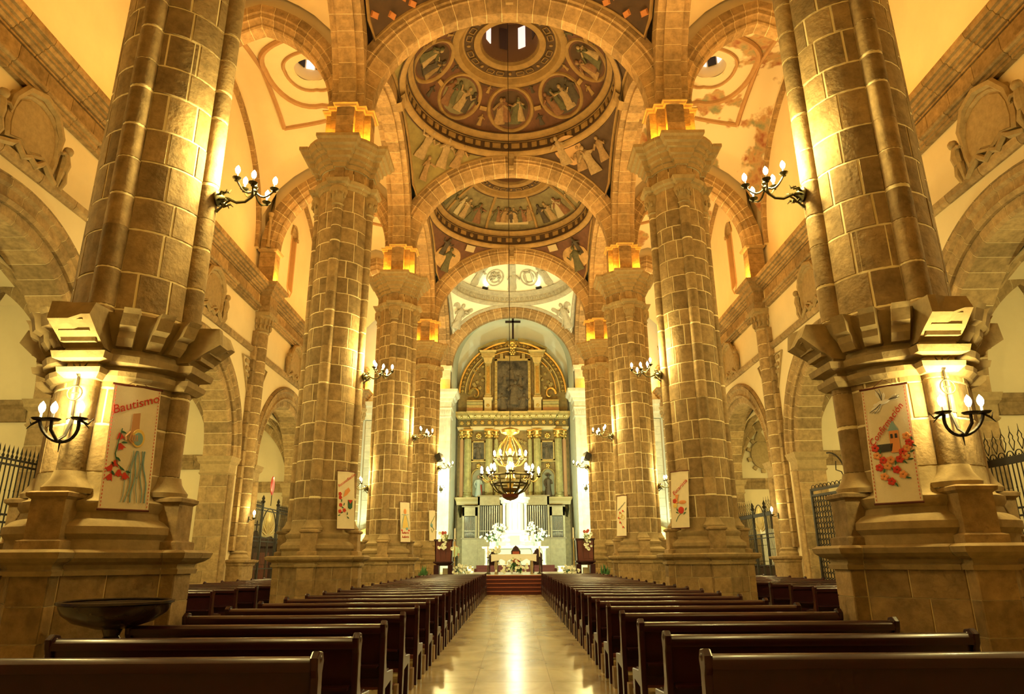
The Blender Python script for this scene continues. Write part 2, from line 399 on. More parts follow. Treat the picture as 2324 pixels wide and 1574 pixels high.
CH_RIB = arch_set(pointed(1.75, 3.2, ZSP), [(-.16, 0), (.16, 0), (.20, .1), (.20, .34), (-.2, .34), (-.2, .1)], 13)
XC0, XC1 = XW + .95, 15.9
for s in (-1, 1):
    g = G()
    for b in range(0, 5): arch_wall(s, s * XW, ROW[b] if b else -6, ROW[b + 1] if b < 4 else 53, 10.0, YMID[b] if b else 3.6, RA + .5, ZSP, g)
    struct('wall_' + SIDE[s] + '_lower', g, PLASTER)
    for b in (1, 2, 3):
        yc = YMID[b]; D = 4.25; y0, y1 = yc - D, yc + D
        nm = {1: 'nearest', 2: 'middle', 3: 'farthest'}[b]
        ca = thing('chapel_arch', 'moulded round stone chapel arch in the %s bay of the %s aisle wall' % (nm, SIDE[s]), 'arch', (s * XW, yc, 0), group='chapel arches')
        M = Matrix.Rotation(PI / 2 * -s, 4, 'Z') @ Matrix.Identity(4)
        # local (s, w, z): local +y points towards the nave for both sides
        Mx = frame((0, 0, 0), (0, 1, 0), (-s, 0, 0), (0, 0, 1))
        place_arch(ca, CH_OUT, Mx); place_arch(ca, CH_IN, Mx); place_arch(ca, CH_DRIP, Mx, nm='drip_stone')
        for k in (-1, 1):      # jambs with capitals
            jr = G(); ya = k * RA; yb = k * (RA + .62)
            z = 0; c = 0
            while z < 4.78:
                h = min(.62, 4.8 - z); a_, b_ = sorted((ya, yb))
                sp = .5 if c % 2 else .3
                for (u0, u1) in ((0, sp), (sp, 1)):
                    d0 = -s * (-1.0 + 1.06 * u0); d1 = -s * (-1.0 + 1.06 * u1); xa, xb = sorted((d0, d1))
                    ob('jamb_stone', G().box(xa + .006, a_ + .006 * (1 if k > 0 else 0), z + .006, xb - .006, b_, z + h - .006), STONE, ca)
                z += h; c += 1
            a_, b_ = sorted((ya * 1.004, yb)); xa, xb = sorted((s * .98, -s * .045)); ob('mortar', G().box(xa, a_ + .01, 0, xb, b_ - .01, 4.8), MORTAR, ca)
            cap = G(); poly = [(-s * .06, a_), (-s * .06, b_), (s * 1.0, b_), (s * 1.0, a_)]
            if s > 0: poly = poly[::-1]
            cap.stack(poly, [(4.8, .02), (4.86, .06), (4.9, .03), (5.2, .04), (5.3, .12), (5.38, .13), (5.5, .17)]); ob('capital', cap, CARVED, ca)
            bs = G().stack(poly, [(0, .12), (.55, .12), (.6, .16), (.66, .05), (.8, .04)]); ob('base', bs, CARVED, ca)
            # round shaft on the nave face
            cs = G().lathe([(.2, .8), (.2, 4.8)], 12, (-s * .02, k * (RA + .30))); ob('jamb_shaft', cs, STONE, ca, smooth=True)
        # chapel room
        g = G(); x0, x1 = s * XC0, s * XC1; zt = 9.6
        g.add([(x1, y0, 0), (x1, y1, 0), (x1, y1, zt), (x1, y0, zt)], [(0, 1, 2, 3)])
        for yy in (y0, y1): g.add([(s * XW, yy, 0), (x1, yy, 0), (x1, yy, zt), (s * XW, yy, zt)], [(0, 1, 2, 3)])
        struct('wall_' + SIDE[s] + '_chapel', g, PLASTER)
        # chapel vault: sail between the walls
        g = G(); n = 12; xm = (XC0 + XC1) / 2; hx = (XC1 - XC0) / 2
        def zz(u, v): return 7.2 + 2.5 * (1 - abs(u) ** 2.2) ** .6 * .5 + 2.4 * (1 - abs(v) ** 2.4) ** .6 * .5
        vs = [(s * (xm + hx * (-1 + 2 * i / n)), yc + D * (-1 + 2 * j / n), zz(-1 + 2 * i / n, -1 + 2 * j / n)) for i in range(n + 1) for j in range(n + 1)]
        fs = [(i * (n + 1) + j, (i + 1) * (n + 1) + j, (i + 1) * (n + 1) + j + 1, i * (n + 1) + j + 1) for i in range(n) for j in range(n)]
        g.add(vs, fs); o = struct('ceiling_chapel', g, PLASTER, smooth=True)
        # ribs: fan springing from the far corner shaft
        cr = thing('chapel_rib_vault', 'fan of stone vault ribs inside the %s chapel of the %s aisle' % (nm, SIDE[s]), 'vault ribs', (0, 0, 0), group='chapel vault ribs')
        for (cx_, cy_) in ((XC0 + .1, y1 - .1), (XC1 - .1, y1 - .1), (XC0 + .1, y0 + .1), (XC1 - .1, y0 + .1)):
            for (ex, ey, ez) in ((xm, yc, 9.55), (xm, cy_, 8.9), ((xm + cx_) / 2, yc, 9.2)):
                if (cx_ < xm) != (True) and ex != xm: continue
                pts = []
                for i in range(11):
                    t = i / 10; k = math.sin(t * PI / 2)
                    pts.append((s * (cx_ + (ex - cx_) * (1 - math.cos(t * PI / 2))), cy_ + (ey - cy_) * (1 - math.cos(t * PI / 2)), ZSP + (ez - ZSP) * k))
                P = [Vector(p) for p in pts]
                for i in range(0, 10, 2):
                    q = P[i:i + 3]; q = [q[0].lerp(q[1], .02), q[1], q[1].lerp(q[2], .98)]
                    ob('rib_stone', G().tube(q, .12, 6), STONE, cr)
                ob('mortar', G().tube(P, .105, 6), MORTAR, cr)
        Ms = frame((s * (xm), y1 - .22, 0), (s, 0, 0), (0, 1, 0), (0, 0, 1))
        place_arch(cr, CH_RIB, Ms)
        ob('corner_shaft', G().lathe([(.18, 0), (.18, 5.3), (.3, 5.5)], 10, (s * (XC0 + .1), y1 - .15)), STONE, cr, smooth=True)
        # moulded band on the far side wall
        tb = estruct('trim_%d' % (10 + b + (0 if s < 0 else 5)))
        xs = [XC0 + .75 * i for i in range(6)]
        for xa, xb in zip(xs[:-1], xs[1:]):
            a_, b_ = sorted((s * (xa + .006), s * (xb - .006)))
            pr = [(y1, 5.12), (y1 - .10, 5.12), (y1 - .12, 5.45), (y1 - .22, 5.55), (y1 - .24, 5.68), (y1, 5.7)]
            ob('band_stone', G().rings([[(a_, y, z) for y, z in pr], [(b_, y, z) for y, z in pr]]), STONE, tb)
        a_, b_ = sorted((s * XC0, s * XC1)); ob('mortar_bed', G().box(a_, y1 - .08, 5.14, b_, y1 + .02, 5.66), MORTAR, tb)
# ================================================================== great piers
def rot4(q):
    out = []
    for k in range(4):
        c, s = round(math.cos(k * PI / 2)), round(math.sin(k * PI / 2)); out += [(x * c - y * s, x * s + y * c) for x, y in q]
    return out
RC, RL = .735, .15
DIE = rot4([(1.10, -.21), (1.10, .21), (.93, .21), (.21, .93)])
PLINTH = rot4([(1.02, -.19), (1.02, .19), (.80, .19), (.19, .80)])
def star(rc, e, a, n=5):           # round core with four square lobes
    q = [(e, -a), (e, a)]; t0 = math.asin(a / rc); t1 = PI / 2 - t0
    for i in range(n + 1): t = t0 + (t1 - t0) * i / n; q.append((rc * math.cos(t), rc * math.sin(t)))
    return rot4(q)
def arcstone(r0, r1, t0, t1, z0, z1, seg, c=(0, 0), ch=.008):
    """bevelled curved stone, outer face radius r1"""
    R = []
    def ring(r, z, k): return [(c[0] + r * math.cos(t0 + k + (t1 - t0 - 2 * k) * i / seg), c[1] + r * math.sin(t0 + k + (t1 - t0 - 2 * k) * i / seg), z) for i in range(seg + 1)]
    k = ch / r1
    R = [ring(r0, z0, 0), ring(r1 - ch, z0, 0), ring(r1, z0 + ch, k), ring(r1, z1 - ch, k), ring(r1 - ch, z1, 0), ring(r0, z1, 0)]
    g = G(); n = seg + 1
    g.rings(R, close=False)
    for j in (0, seg): g.add([R[i][j] for i in range(6)], [tuple(range(6)) if j else tuple(range(5, -1, -1))])
    return g
ZB, ZT = 2.55, 12.05
def split_stack(t, name, poly, levels, groups, m, gap=.007, core=True):
    """a moulded course cut into separate stones over a mortar core"""
    n = len(poly); L = [[Vector((x, y, z)) for x, y in offset(poly, d)] for z, d in levels]
    if core: ob('mortar_bed', G().stack(poly, [(z, d - .012) for z, d in levels]), MORTAR, t)
    for gr in groups:
        R = []
        for lv in L:
            P = [lv[i % n].copy() for i in gr]
            for a, b in ((0, 1), (-1, -2)):
                v = (P[b] - P[a]); P[a] = P[a] + v.normalized() * min(gap, v.length * .3)
            R.append(P)
        ob(name, G().rings(R, close=False), m, t)
STAR_G = [q for k in range(4) for q in ([k * 8 - 1, k * 8, k * 8 + 1, k * 8 + 2], [k * 8 + 2, k * 8 + 3, k * 8 + 4, k * 8 + 5], [k * 8 + 5, k * 8 + 6, k * 8 + 7])]
DIE_G = [q for k in range(4) for q in ([k * 4 - 1, k * 4, k * 4 + 1, k * 4 + 2], [k * 4 + 2, k * 4 + 3])]
def build_pier():
    t = bpy.data.objects.new('stone_pier', None); C.objects.link(t)
    # pedestal die: dressed stones over a mortar bed
    ob('mortar_bed', G().stack(offset(DIE, -.012), [(0, 0), (1.44, 0)]), MORTAR, t)
    cs = [0, .36, .76, 1.12, 1.45]
    n = len(DIE)
    for i in range(4):
        for j, (z0, z1) in enumerate(zip(cs[:-1], cs[1:])):
            for (a, b, th) in ((0, 1, .15), (1, 2, .06), (2, 3, .12), (3, 4, .06)):
                A = Vector(DIE[i * 4 + a]); B_ = Vector(DIE[(i * 4 + b) % n]); L = (B_ - A).length; u = (B_ - A).normalized(); nn = Vector((u.y, -u.x))
                segs = [(0, L)] if L < .6 else ([(0, L * .45), (L * .45, L)] if j % 2 else [(0, L * .62), (L * .62, L)])
                for (p, q) in segs:
                    p += .005; q -= .005; k = .008
                    o0 = A + u * p; o1 = A + u * q; i0 = o0 - nn * .05; i1 = o1 - nn * .05
                    c0 = o0 + u * k; c1 = o1 - u * k; q0 = o0 - nn * k; q1 = o1 - nn * k
                    gg = G().rings([[(i0.x, i0.y, z), (q0.x, q0.y, z), (c0.x, c0.y, z), (c1.x, c1.y, z), (q1.x, q1.y, z), (i1.x, i1.y, z)] for z in (z0 + .005, z1 - .005)])
                    ob('base_stone', gg, STONE, t)
    split_stack(t, 'cornice_stone', DIE, [(1.42, .0), (1.42, .04), (1.47, .05), (1.49, .02), (1.53, .03), (1.56, .10), (1.60, .15), (1.66, .17), (1.69, .12), (1.695, -.1)], DIE_G, CARVED, .004)
    ob('attic_base', G().lathe([(.92, 1.69), (.92, 1.80), (.97, 1.86), (.97, 1.94), (.90, 2.0), (.84, 2.03), (.82, 2.10), (.86, 2.16), (.86, 2.22), (.78, 2.26), (.74, 2.34), (.735, 2.55)], 48), CARVED, t, smooth=True)
    for k in range(4):
        R = Matrix.Rotation(k * PI / 2, 4, 'Z')
        gg = G().stack([(.6, -.19), (1.03, -.19), (1.03, .19), (.6, .19)], [(1.69, .05), (1.78, .05), (1.80, 0), (2.22, 0), (2.25, .04), (2.29, .045), (2.31, 0)]).tf(R); ob('plinth_block', gg, STONE, t)
        c = (RC * math.cos(k * PI / 2), RC * math.sin(k * PI / 2))
        ob('colonnette_base', G().lathe([(.26, 2.30), (.27, 2.36), (.22, 2.42), (.19, 2.47), (.17, 2.55)], 16, c), CARVED, t, smooth=True)
    # shaft
    mg = G().lathe([(RC - .006, 2.3), (RC - .006, ZT + .5)], 40)
    for k in range(4): mg.lathe([(RL - .007, 2.4), (RL - .007, ZT)], 14, (RC * math.cos(k * PI / 2), RC * math.sin(k * PI / 2)))
    ob('mortar_core', mg, MORTAR, t, smooth=True)
    z = ZB; c = 0; hl = math.asin(RL / RC) * .93
    hs = [.56, .44, .52, .48, .50, .60, .46, .54, .50, .58, .45, .55, .48, .52, .57, .46, .53, .50, .6]
    while z < ZT - .3:
        h = hs[c % len(hs)]
        if ZT - z - h < .35: h = ZT - z
        for k in range(4):
            a0, a1 = k * PI / 2 + hl, (k + 1) * PI / 2 - hl
            cut = [[0, .42, 1], [0, .25, .7, 1], [0, .58, 1], [0, .35, .8, 1], [0, .5, 1]][(c * 3 + k * 2) % 5]
            dz = rnd.uniform(-.02, .02)
            for u, v in zip(cut[:-1], cut[1:]):
                gp = .011 / RC
                ob('stone_block', arcstone(RC - .12, RC + rnd.uniform(-.003, .006), a0 + (a1 - a0) * u + gp, a0 + (a1 - a0) * v - gp, z + .010, z + h - .010, 3), STONE, t, smooth=True)
            ca = k * PI / 2
            gg = G().lathe([(RL - .012, z + .006 + dz), (RL, z + .018 + dz), (RL, z + h - .018 + dz), (RL - .012, z + h - .006 + dz)], 10, (RC * math.cos(ca), RC * math.sin(ca)), ca - 1.75, ca + 1.75)
            ob('colonnette_drum', gg, STONE, t, smooth=True)
        z += h; c += 1
    # necking ring, colonnette capitals, upper course, entablature block
    split_stack(t, 'necking_stone', star(RC, RC + .13, .16), [(11.98, -.02), (11.98, .02), (12.03, .06), (12.08, .07), (12.12, .14), (12.22, .18), (12.25, .02)], STAR_G, CARVED)
    for k in range(4):
        ca = k * PI / 2; cc = (RC * math.cos(ca), RC * math.sin(ca))
        gg = G().lathe([(.15, 11.42), (.19, 11.46), (.16, 11.5), (.165, 11.6), (.22, 11.78), (.27, 11.9), (.25, 12.0)], 14, cc)
        for i in range(7):
            al = ca - 1.2 + 2.4 * i / 6
            gg.ball((cc[0] + .22 * math.cos(al), cc[1] + .22 * math.sin(al), 11.74 + .1 * (i % 2)), (.05, .05, .09), 6, 4)
        ob('leaf_capital', gg, CARVED, t, smooth=True)
        a0, a1 = ca + hl * .8, ca + PI / 2 - hl * .8
        for u, v in ((0, .3), (.3, .72), (.72, 1)):
            ob('stone_block', arcstone(RC - .1, RC + .005, a0 + (a1 - a0) * u + .01, a0 + (a1 - a0) * v - .01, 12.26, 12.66, 3), STONE, t, smooth=True)
        ob('stone_block', G().box(RC - .1, -.14, 12.26, RC + .12, .14, 12.66).tf(Matrix.Rotation(ca, 4, 'Z')), STONE, t)
    split_stack(t, 'capital_stone', star(RC + .02, RC + .13, .16), [(12.67, 0), (12.67, .03), (12.80, .05), (12.82, .10), (12.92, .12), (12.96, .18), (13.10, .20), (13.13, .27), (13.22, .30), (13.26, .38), (13.36, .41), (13.42, .47), (13.52, .47), (13.53, .0)], STAR_G, CARVED)
    return t
PIER = build_pier()
KIDS(PIER)
PL = {(-1, 1): 'massive round stone pier bearing the Bautismo banner, with a broken corbel ring', (1, 1): 'massive round stone pier bearing the Confirmacion banner, with a broken corbel ring',
      (-1, 2): 'round stone pier bearing the banner of a hand and chalice', (1, 2): 'round stone pier bearing the Eucaristia banner',
      (-1, 3): 'round stone pier bearing the banner of a robed candle figure', (1, 3): 'round stone pier bearing the banner of entwined rings',
      (-1, 4): 'round stone pier beside the sanctuary with the small green and white banner', (1, 4): 'round stone pier beside the sanctuary carrying a speaker and no banner'}
PIERS = {}
first = True
for b in (1, 2, 3, 4):
    for s in (-1, 1):
        if first: p = PIER; first = False
        else: p = dup(PIER)
        p.location = (s * XP, ROW[b], 0); p.rotation_euler = (0, 0, PI / 2 * ((b + (1 if s > 0 else 0)) % 4))
        tag(p, PL[(s, b)], 'pillar', 'nave piers'); PIERS[(s, b)] = p
# broken corbel ring of the removed gallery, on the two front piers
def corbel_ring(s):
    p = PIERS[(s, 1)]; base = p.rotation_euler.z
    r = bpy.data.objects.new('corbel_ring', None); C.objects.link(r); r.parent = p; r.rotation_euler = (0, 0, -base)
    a0, a1 = -PI, PI
    ob('ring_moulding', G().stack(star(RC + .02, RC + .13, .16), [(3.62, .0), (3.62, .03), (3.68, .09), (3.74, .10), (3.76, .02), (3.80, .02), (3.84, .14), (3.92, .16), (3.95, .06), (4.02, .05)]), CARVED, r)
    ob('flared_core', G().lathe([(RC + .03, 4.0), (RC + .09, 4.1), (RC + .22, 4.3), (RC + .26, 4.42), (RC + .02, 4.44)], 40), CARVED, r, smooth=True)
    k = 0
    for al in [-PI / 2, 0, PI / 2, PI]:                       # big broken lobes on the four colonnettes
        M = Matrix.Rotation(al, 4, 'Z')
        gg = G().rings([[(x, y, z) for x, z in ((.60, 3.96), (.92, 3.98), (1.10, 4.10), (1.30, 4.22 + .05 * (y > 0)), (1.22 + .05 * (y < 0), 4.44), (.60, 4.46))] for y in (-.24, -.15, 0, .14, .24)]).tf(M)
        ob('broken_lobe', gg, CARVED, r)
        for q in range(3):
            gg = G().box(.98 + .1 * q, -.20 + .02 * q, 4.02 + .10 * q, 1.06 + .1 * q, .20 - .03 * q, 4.10 + .10 * q).tf(M); ob('moulding_stub', gg, CARVED, r)
    for qd in range(4):                                       # stubs of the mouldings between them
        for i in range(3):
            al = qd * PI / 2 + PI / 4 + (i - 1) * .33
            M = Matrix.Rotation(al + rnd.uniform(-.03, .03), 4, 'Z'); w = .07 + rnd.uniform(0, .03); e = rnd.uniform(-.02, .05)
            gg = G().rings([[(x, y + (z - 4) * .12, z) for x, z in ((.70, 4.04), (.90, 4.03), (.97, 4.12), (.99, 4.2), (1.06 + e, 4.24), (1.10 + e, 4.38), (1.14 + e, 4.44), (.70, 4.46))] for y in (-w, -w * .2, w * .5, w)]).tf(M)
            ob('broken_corbel', gg, CARVED, r)
for s in (-1, 1): corbel_ring(s)

# ---- imposts above the capitals, with their hidden uplights
IMP = rot4([(.70, -.27), (.70, .27), (.50, .27), (.50, .50), (.27, .50)])
def build_impost(name):
    t = bpy.data.objects.new(name, None); C.objects.link(t)
    ob('mortar_bed', G().stack(offset(IMP, -.012), [(ZCAP, 0), (ZIMP - .12, 0)]), MORTAR, t)
    zc = [13.52, 13.87, 14.24, 14.58, 14.86]
    for j, (z0, z1) in enumerate(zip(zc[:-1], zc[1:])):
        for k in range(4):
            ob('impost_stone', G().box(.30, -.27, z0 + .006, .70, .27, z1 - .006).tf(Matrix.Rotation(k * PI / 2, 4, 'Z')), STONE, t)
            ob('impost_stone', G().prism([(.2, .275), (.497, .275), (.497, .497), (.275, .497), (.2, .2)], z0 + .006, z1 - .006).tf(Matrix.Rotation(k * PI / 2, 4, 'Z')), STONE, t)
    ob('impost_moulding', G().stack(IMP, [(14.86, 0), (14.88, .05), (14.94, .07), (14.96, .11), (15.0, .11), (15.01, 0)]), CARVED, t)
    return t
IMPOST = build_impost('pier_impost'); KIDS(IMPOST)
NB = {1: 'front', 2: 'second', 3: 'third', 4: 'fourth'}
first = True
def uplights(parent, pts, far, near):
    for (x, y, sx, sy) in pts:
        l = G().lathe([(.0, 0), (.07, 0), (.09, .08), (.075, .085), (.0, .05)], 10)
        a = ob('uplight', l, IRON, parent, (x, y, ZCAP + .012), smooth=True)
        if near: point('uplight_lamp', parent, (x, y, ZCAP + .16), near, ORANGE, .05)
        if far: spot('uplight_beam', parent, (x + sx * .24, y + sy * .24, ZCAP + .14), (sx * .62, sy * .62, 1), far, AMBER, 112, .08, .5)
for b in (1, 2, 3, 4):
    for s in (-1, 1):
        t = IMPOST if first else dup(IMPOST); first = False
        t.location = (s * XP, ROW[b], 0); t.rotation_euler = (0, 0, 0)
        tag(t, 'stepped stone impost block glowing orange above the %s pier on the %s' % (NB[b], SIDE[s]), 'impost', 'imposts over the piers')
        if b > 1 or True:
            uplights(t, [(.63, -.61, 1, -1), (-.63, -.61, -1, -1), (.63, .61, 1, 1), (-.63, .61, -1, 1)], P_UP, P_UPSMALL)

# ================================================================== arches
VP = [(-.27, 0), (.27, 0), (.27, .14), (.50, .14), (.50, .82), (-.50, .82), (-.50, .14), (-.27, .14)]
NA = arch_set(ell(XP - .67, ZCR - ZIMP, ZIMP), [(-.20, 0), (.20, 0), (.24, .05), (.44, .38), (.50, .40), (.50, .50), (.56, .54), (.56, .82), (-.56, .82), (-.56, .54), (-.50, .50), (-.50, .40), (-.44, .38), (-.24, .05)], 27)
LA = arch_set(ell(BAY / 2 - .67, ZCR - ZIMP, ZIMP), VP, 27)
HA = (XW - .55 - XP - .67) / 2
AA = arch_set(pointed(HA, 3.35, ZIMP), [(-.22, 0), (.22, 0), (.26, .05), (.26, .12), (.34, .24), (.40, .26), (.40, .40), (.45, .44), (.45, .70), (-.45, .70), (-.45, .44), (-.40, .40), (-.40, .26), (-.34, .24), (-.26, .12), (-.26, .05)], 22)
AWHERE = {2: 'nearest, framing the great painted dome', 3: 'second, framing the farther painted dome', 4: 'third, framing the white sanctuary dome', 5: 'farthest, framing the gilded altarpiece'}
for b in (2, 3, 4, 5):
    t = thing('nave_arch', 'round stone arch across the nave, ' + AWHERE[b], 'arch', (0, ROW[b], 0), group='transverse nave arches')
    place_arch(t, NA)
    if b < 5:
        k = G().rings([[(-.12, y, z), (.12, y, z), (.15, y, z + .62), (-.15, y, z + .62)] for y, z in ((-.60, 18.82), (-.66, 18.86), (-.70, 19.0), (-.62, 19.08), (-.5, 19.1))]); ob('keystone_scroll', k, CARVED, t)
for b in (1, 2, 3, 4):
    for s in (-1, 1):
        t = thing('arcade_arch', 'round stone arcade arch along the %s side of the nave, %s bay' % (SIDE[s], ORD[b - 1]), 'arch', (s * XP, YMID[b], 0), PI / 2, 'arcade arches')
        place_arch(t, LA)
for b in (2, 3, 4):
    for s in (-1, 1):
        t = thing('aisle_arch', 'pointed stone arch across the %s aisle at the %s pier' % (SIDE[s], NB[b]), 'arch', (s * (XP + .67 + HA), ROW[b], 0), group='transverse aisle arches')
        place_arch(t, AA)

# ---- wall columns (engaged, with leaf capitals) and their imposts
def build_wall_column():
    t = bpy.data.objects.new('wall_column', None); C.objects.link(t)
    # local: wall behind at -x, nave towards +x
    ob('pedestal', G().stack([(-.2, -.58), (.50, -.58), (.50, .58), (-.2, .58)], [(0, .03), (.15, .03), (.17, 0), (1.4, 0), (1.42, .04), (1.5, .06), (1.54, .14), (1.62, .16), (1.64, 0)]), STONE, t)
    ob('base', G().lathe([(.46, 1.64), (.47, 1.74), (.42, 1.8), (.38, 1.84), (.42, 1.9), (.37, 1.96)], 20, (0, 0)), CARVED, t, smooth=True)
    ob('mortar_core', G().lathe([(.325, 1.9), (.325, 11.3)], 16, (0, 0)), MORTAR, t, smooth=True)
    z = 1.96; c = 0
    while z < 11.0:
        h = [.58, .5, .62, .54][c % 4]
        if 11.05 - z - h < .35: h = 11.05 - z
        ob('column_drum', G().lathe([(.315, z + .007), (.333, z + .02), (.333, z + h - .02), (.315, z + h - .007)], 14, (0, 0), -PI * .6, PI * .6), STONE, t, smooth=True)
        for k in (-1, 1): ob('pilaster_stone', G().box(-.2, k * .45 - .13, z + .01, .06, k * .45 + .13, z + h - .01), STONE, t)
        z += h; c += 1
    gg = G().lathe([(.34, 11.05), (.38, 11.1), (.33, 11.16), (.36, 11.4), (.46, 11.68), (.5, 11.78)], 16, (0, 0))
    for i in range(9):
        al = -PI * .55 + PI * 1.1 * i / 8
        for j in range(2): gg.ball((.40 * math.cos(al) + j * .06 * math.cos(al), .40 * math.sin(al) + j * .06 * math.sin(al), 11.32 + .24 * j), (.06, .06, .13), 6, 4)
    gg.stack([(-.2, -.48), (.48, -.48), (.48, .48), (-.2, .48)], [(11.78, 0), (11.9, .05), (11.94, .05)])
    ob('leaf_capital', gg, CARVED, t, smooth=True)
    ob('entablature_block', G().stack([(-.2, -.46), (.44, -.46), (.44, .46), (-.2, .46)], [(11.94, 0), (12.1, .02), (12.22, .06), (12.24, 0), (12.72, 0), (12.75, .06), (12.88, .10), (12.92, .18), (13.05, .22), (13.1, .32), (13.25, .36), (13.27, .1)]), STONE, t)
    for j, (z0, z1) in enumerate(((13.27, 13.7), (13.7, 14.15), (14.15, 14.62), (14.62, 14.86))):
        ob('impost_stone', G().box(-.3, -.30, z0 + .006, .40, .30, z1 - .006), STONE, t)
    ob('impost_moulding', G().stack([(-.3, -.32), (.42, -.32), (.42, .32), (-.3, .32)], [(14.86, 0), (14.9, .06), (14.98, .10), (15.0, .1), (15.01, 0)]), CARVED, t)
    ob('slender_shaft', G().lathe([(.09, 15.0), (.1, 15.1), (.06, 15.16), (.06, 16.4), (.10, 16.46), (.07, 16.52), (.12, 16.62), (.13, 16.7), (.02, 16.72)], 10, (.10, -.52)), CARVED, t, smooth=True)
    return t
WC = build_wall_column(); KIDS(WC); first = True
for b in (1, 2, 3, 4, 5):
    for s in (-1, 1):
        t = WC if first else dup(WC); first = False
        t.location = (s * (XW - .12), ROW[b], 0); t.rotation_euler = (0, 0, 0 if s < 0 else PI)
        tag(t, 'engaged stone column on the %s aisle wall, facing the %s nave pier' % (SIDE[s], NB.get(b, 'farthest')), 'column', 'aisle wall columns')
        for sy in (-1, 1):
            ob('uplight', G().lathe([(.0, 0), (.06, 0), (.08, .07), (.065, .075), (.0, .04)], 10), IRON, t, (.52, sy * .30, 13.28), smooth=True)
        point('uplight_lamp', t, (.60, 0, 13.50), P_UPSMALL, ORANGE, .05)
        spot('uplight_beam', t, (.62, 0, 13.5), (.5, 0, 1), P_UP * .26, AMBER, 130, .08, .8)

# ================================================================== aisle vaults
WA_H = 5.3
WR = arch_set(pointed(BAY / 2 - .62, WA_H, ZIMP), [(-.05, 0), (.16, 0), (.16, .26), (-.05, .26)], 24)
def hp(Pf, s):                # height of a pointed / elliptic curve family at lateral s by table
    T = [Pf(-1 + i / 60, 0) for i in range(61)]
    a = -abs(s)
    for (x0, z0), (x1, z1) in zip(T[:-1], T[1:]):
        if x0 <= a <= x1: return z0 + (z1 - z0) * (a - x0) / max(1e-6, x1 - x0)
    return T[0][1] if a < T[0][0] else T[-1][1]
PW = pointed(BAY / 2 - .3, WA_H + .15, ZIMP); PA = pointed(HA + .35, 3.35 + .55, ZIMP)
XM = (XP + XU) / 2; HXA = (XU - XP) / 2; HYA = BAY / 2 - .40
def zaisle(u, v):             # u,v in [-1,1] over the bay
    a = hp(PA, u * (HA + .3)); c = hp(PW, v * (BAY / 2 - .35))
    return a + c - ZIMP - 3.35 * (1 - u * u) ** .8 * (1 - v * v) ** .8
for s in (-1, 1):
    for b in (1, 2, 3, 4):
        m = WORN if (s > 0 and b in (2, 3)) else PLASTER
        g = G(); n = 48; R = []; r0 = .62
        for k in range(13):
            t = k / 12; ring = []
            for i in range(n):
                a = 2 * PI * i / n; c_, s_ = math.cos(a), math.sin(a); q = max(abs(c_), abs(s_))
                x = r0 * c_ * (1 - t) + HXA * c_ / q * t; y = r0 * s_ * (1 - t) + HYA * s_ / q * t
                ring.append((s * (XM) + x, YMID[b] + y, zaisle(max(-1, min(1, x / HXA)), max(-1, min(1, y / HYA)))))
            R.append(ring)
        g.rings(R, cap=False); cv = struct('ceiling_aisle', g, m, smooth=True)
        if b > 3: continue
        def surf(x, y): return (s * XM + x, YMID[b] + y, zaisle(max(-1, min(1, x / HXA)), max(-1, min(1, y / HYA))) - .03)
        for rr, w in ((1.02, .07), (1.85, .12)):
            ob('ring_moulding', G().tube([surf(rr * math.cos(2 * PI * i / 40), rr * 1.12 * math.sin(2 * PI * i / 40)) for i in range(41)], w, 6), BRAND, cv)
        q = [(-1.95, -3.0), (1.95, -3.0), (1.95, 3.0), (-1.95, 3.0)]
        for i in range(4):
            (xa, ya), (xb, yb) = q[i], q[(i + 1) % 4]
            ob('frame_moulding', G().tube([surf(xa + (xb - xa) * j / 12, ya + (yb - ya) * j / 12) for j in range(13)], .10, 6), BRAND, cv)
        zc = zaisle(0, 0)
        ob('lantern_drum', G().lathe([(.64, zc - .12), (.58, zc), (.55, zc + .4), (.55, zc + 1.6), (.01, zc + 1.9)], 24, (s * XM, YMID[b])), PLASTER, cv, smooth=True)
        for i in range(8):
            al = i * PI / 4 + .3
            gg = G().box(-.17, .48, zc + .35, .17, .53, zc + 1.3).tf(Matrix.Translation((s * XM, YMID[b], 0)) @ Matrix.Rotation(al, 4, 'Z')); ob('lantern_pane', gg, [DAY, DARK][i % 2], cv)
        # wall rib
        t = thing('wall_rib', 'pointed stone rib against the %s aisle wall, %s bay' % (SIDE[s], ORD[b - 1]), 'rib', (s * XU, YMID[b], 0), group='wall ribs')
        place_arch(t, WR, frame((0, 0, 0), (0, 1, 0), (-s, 0, 0), (0, 0, 1)))
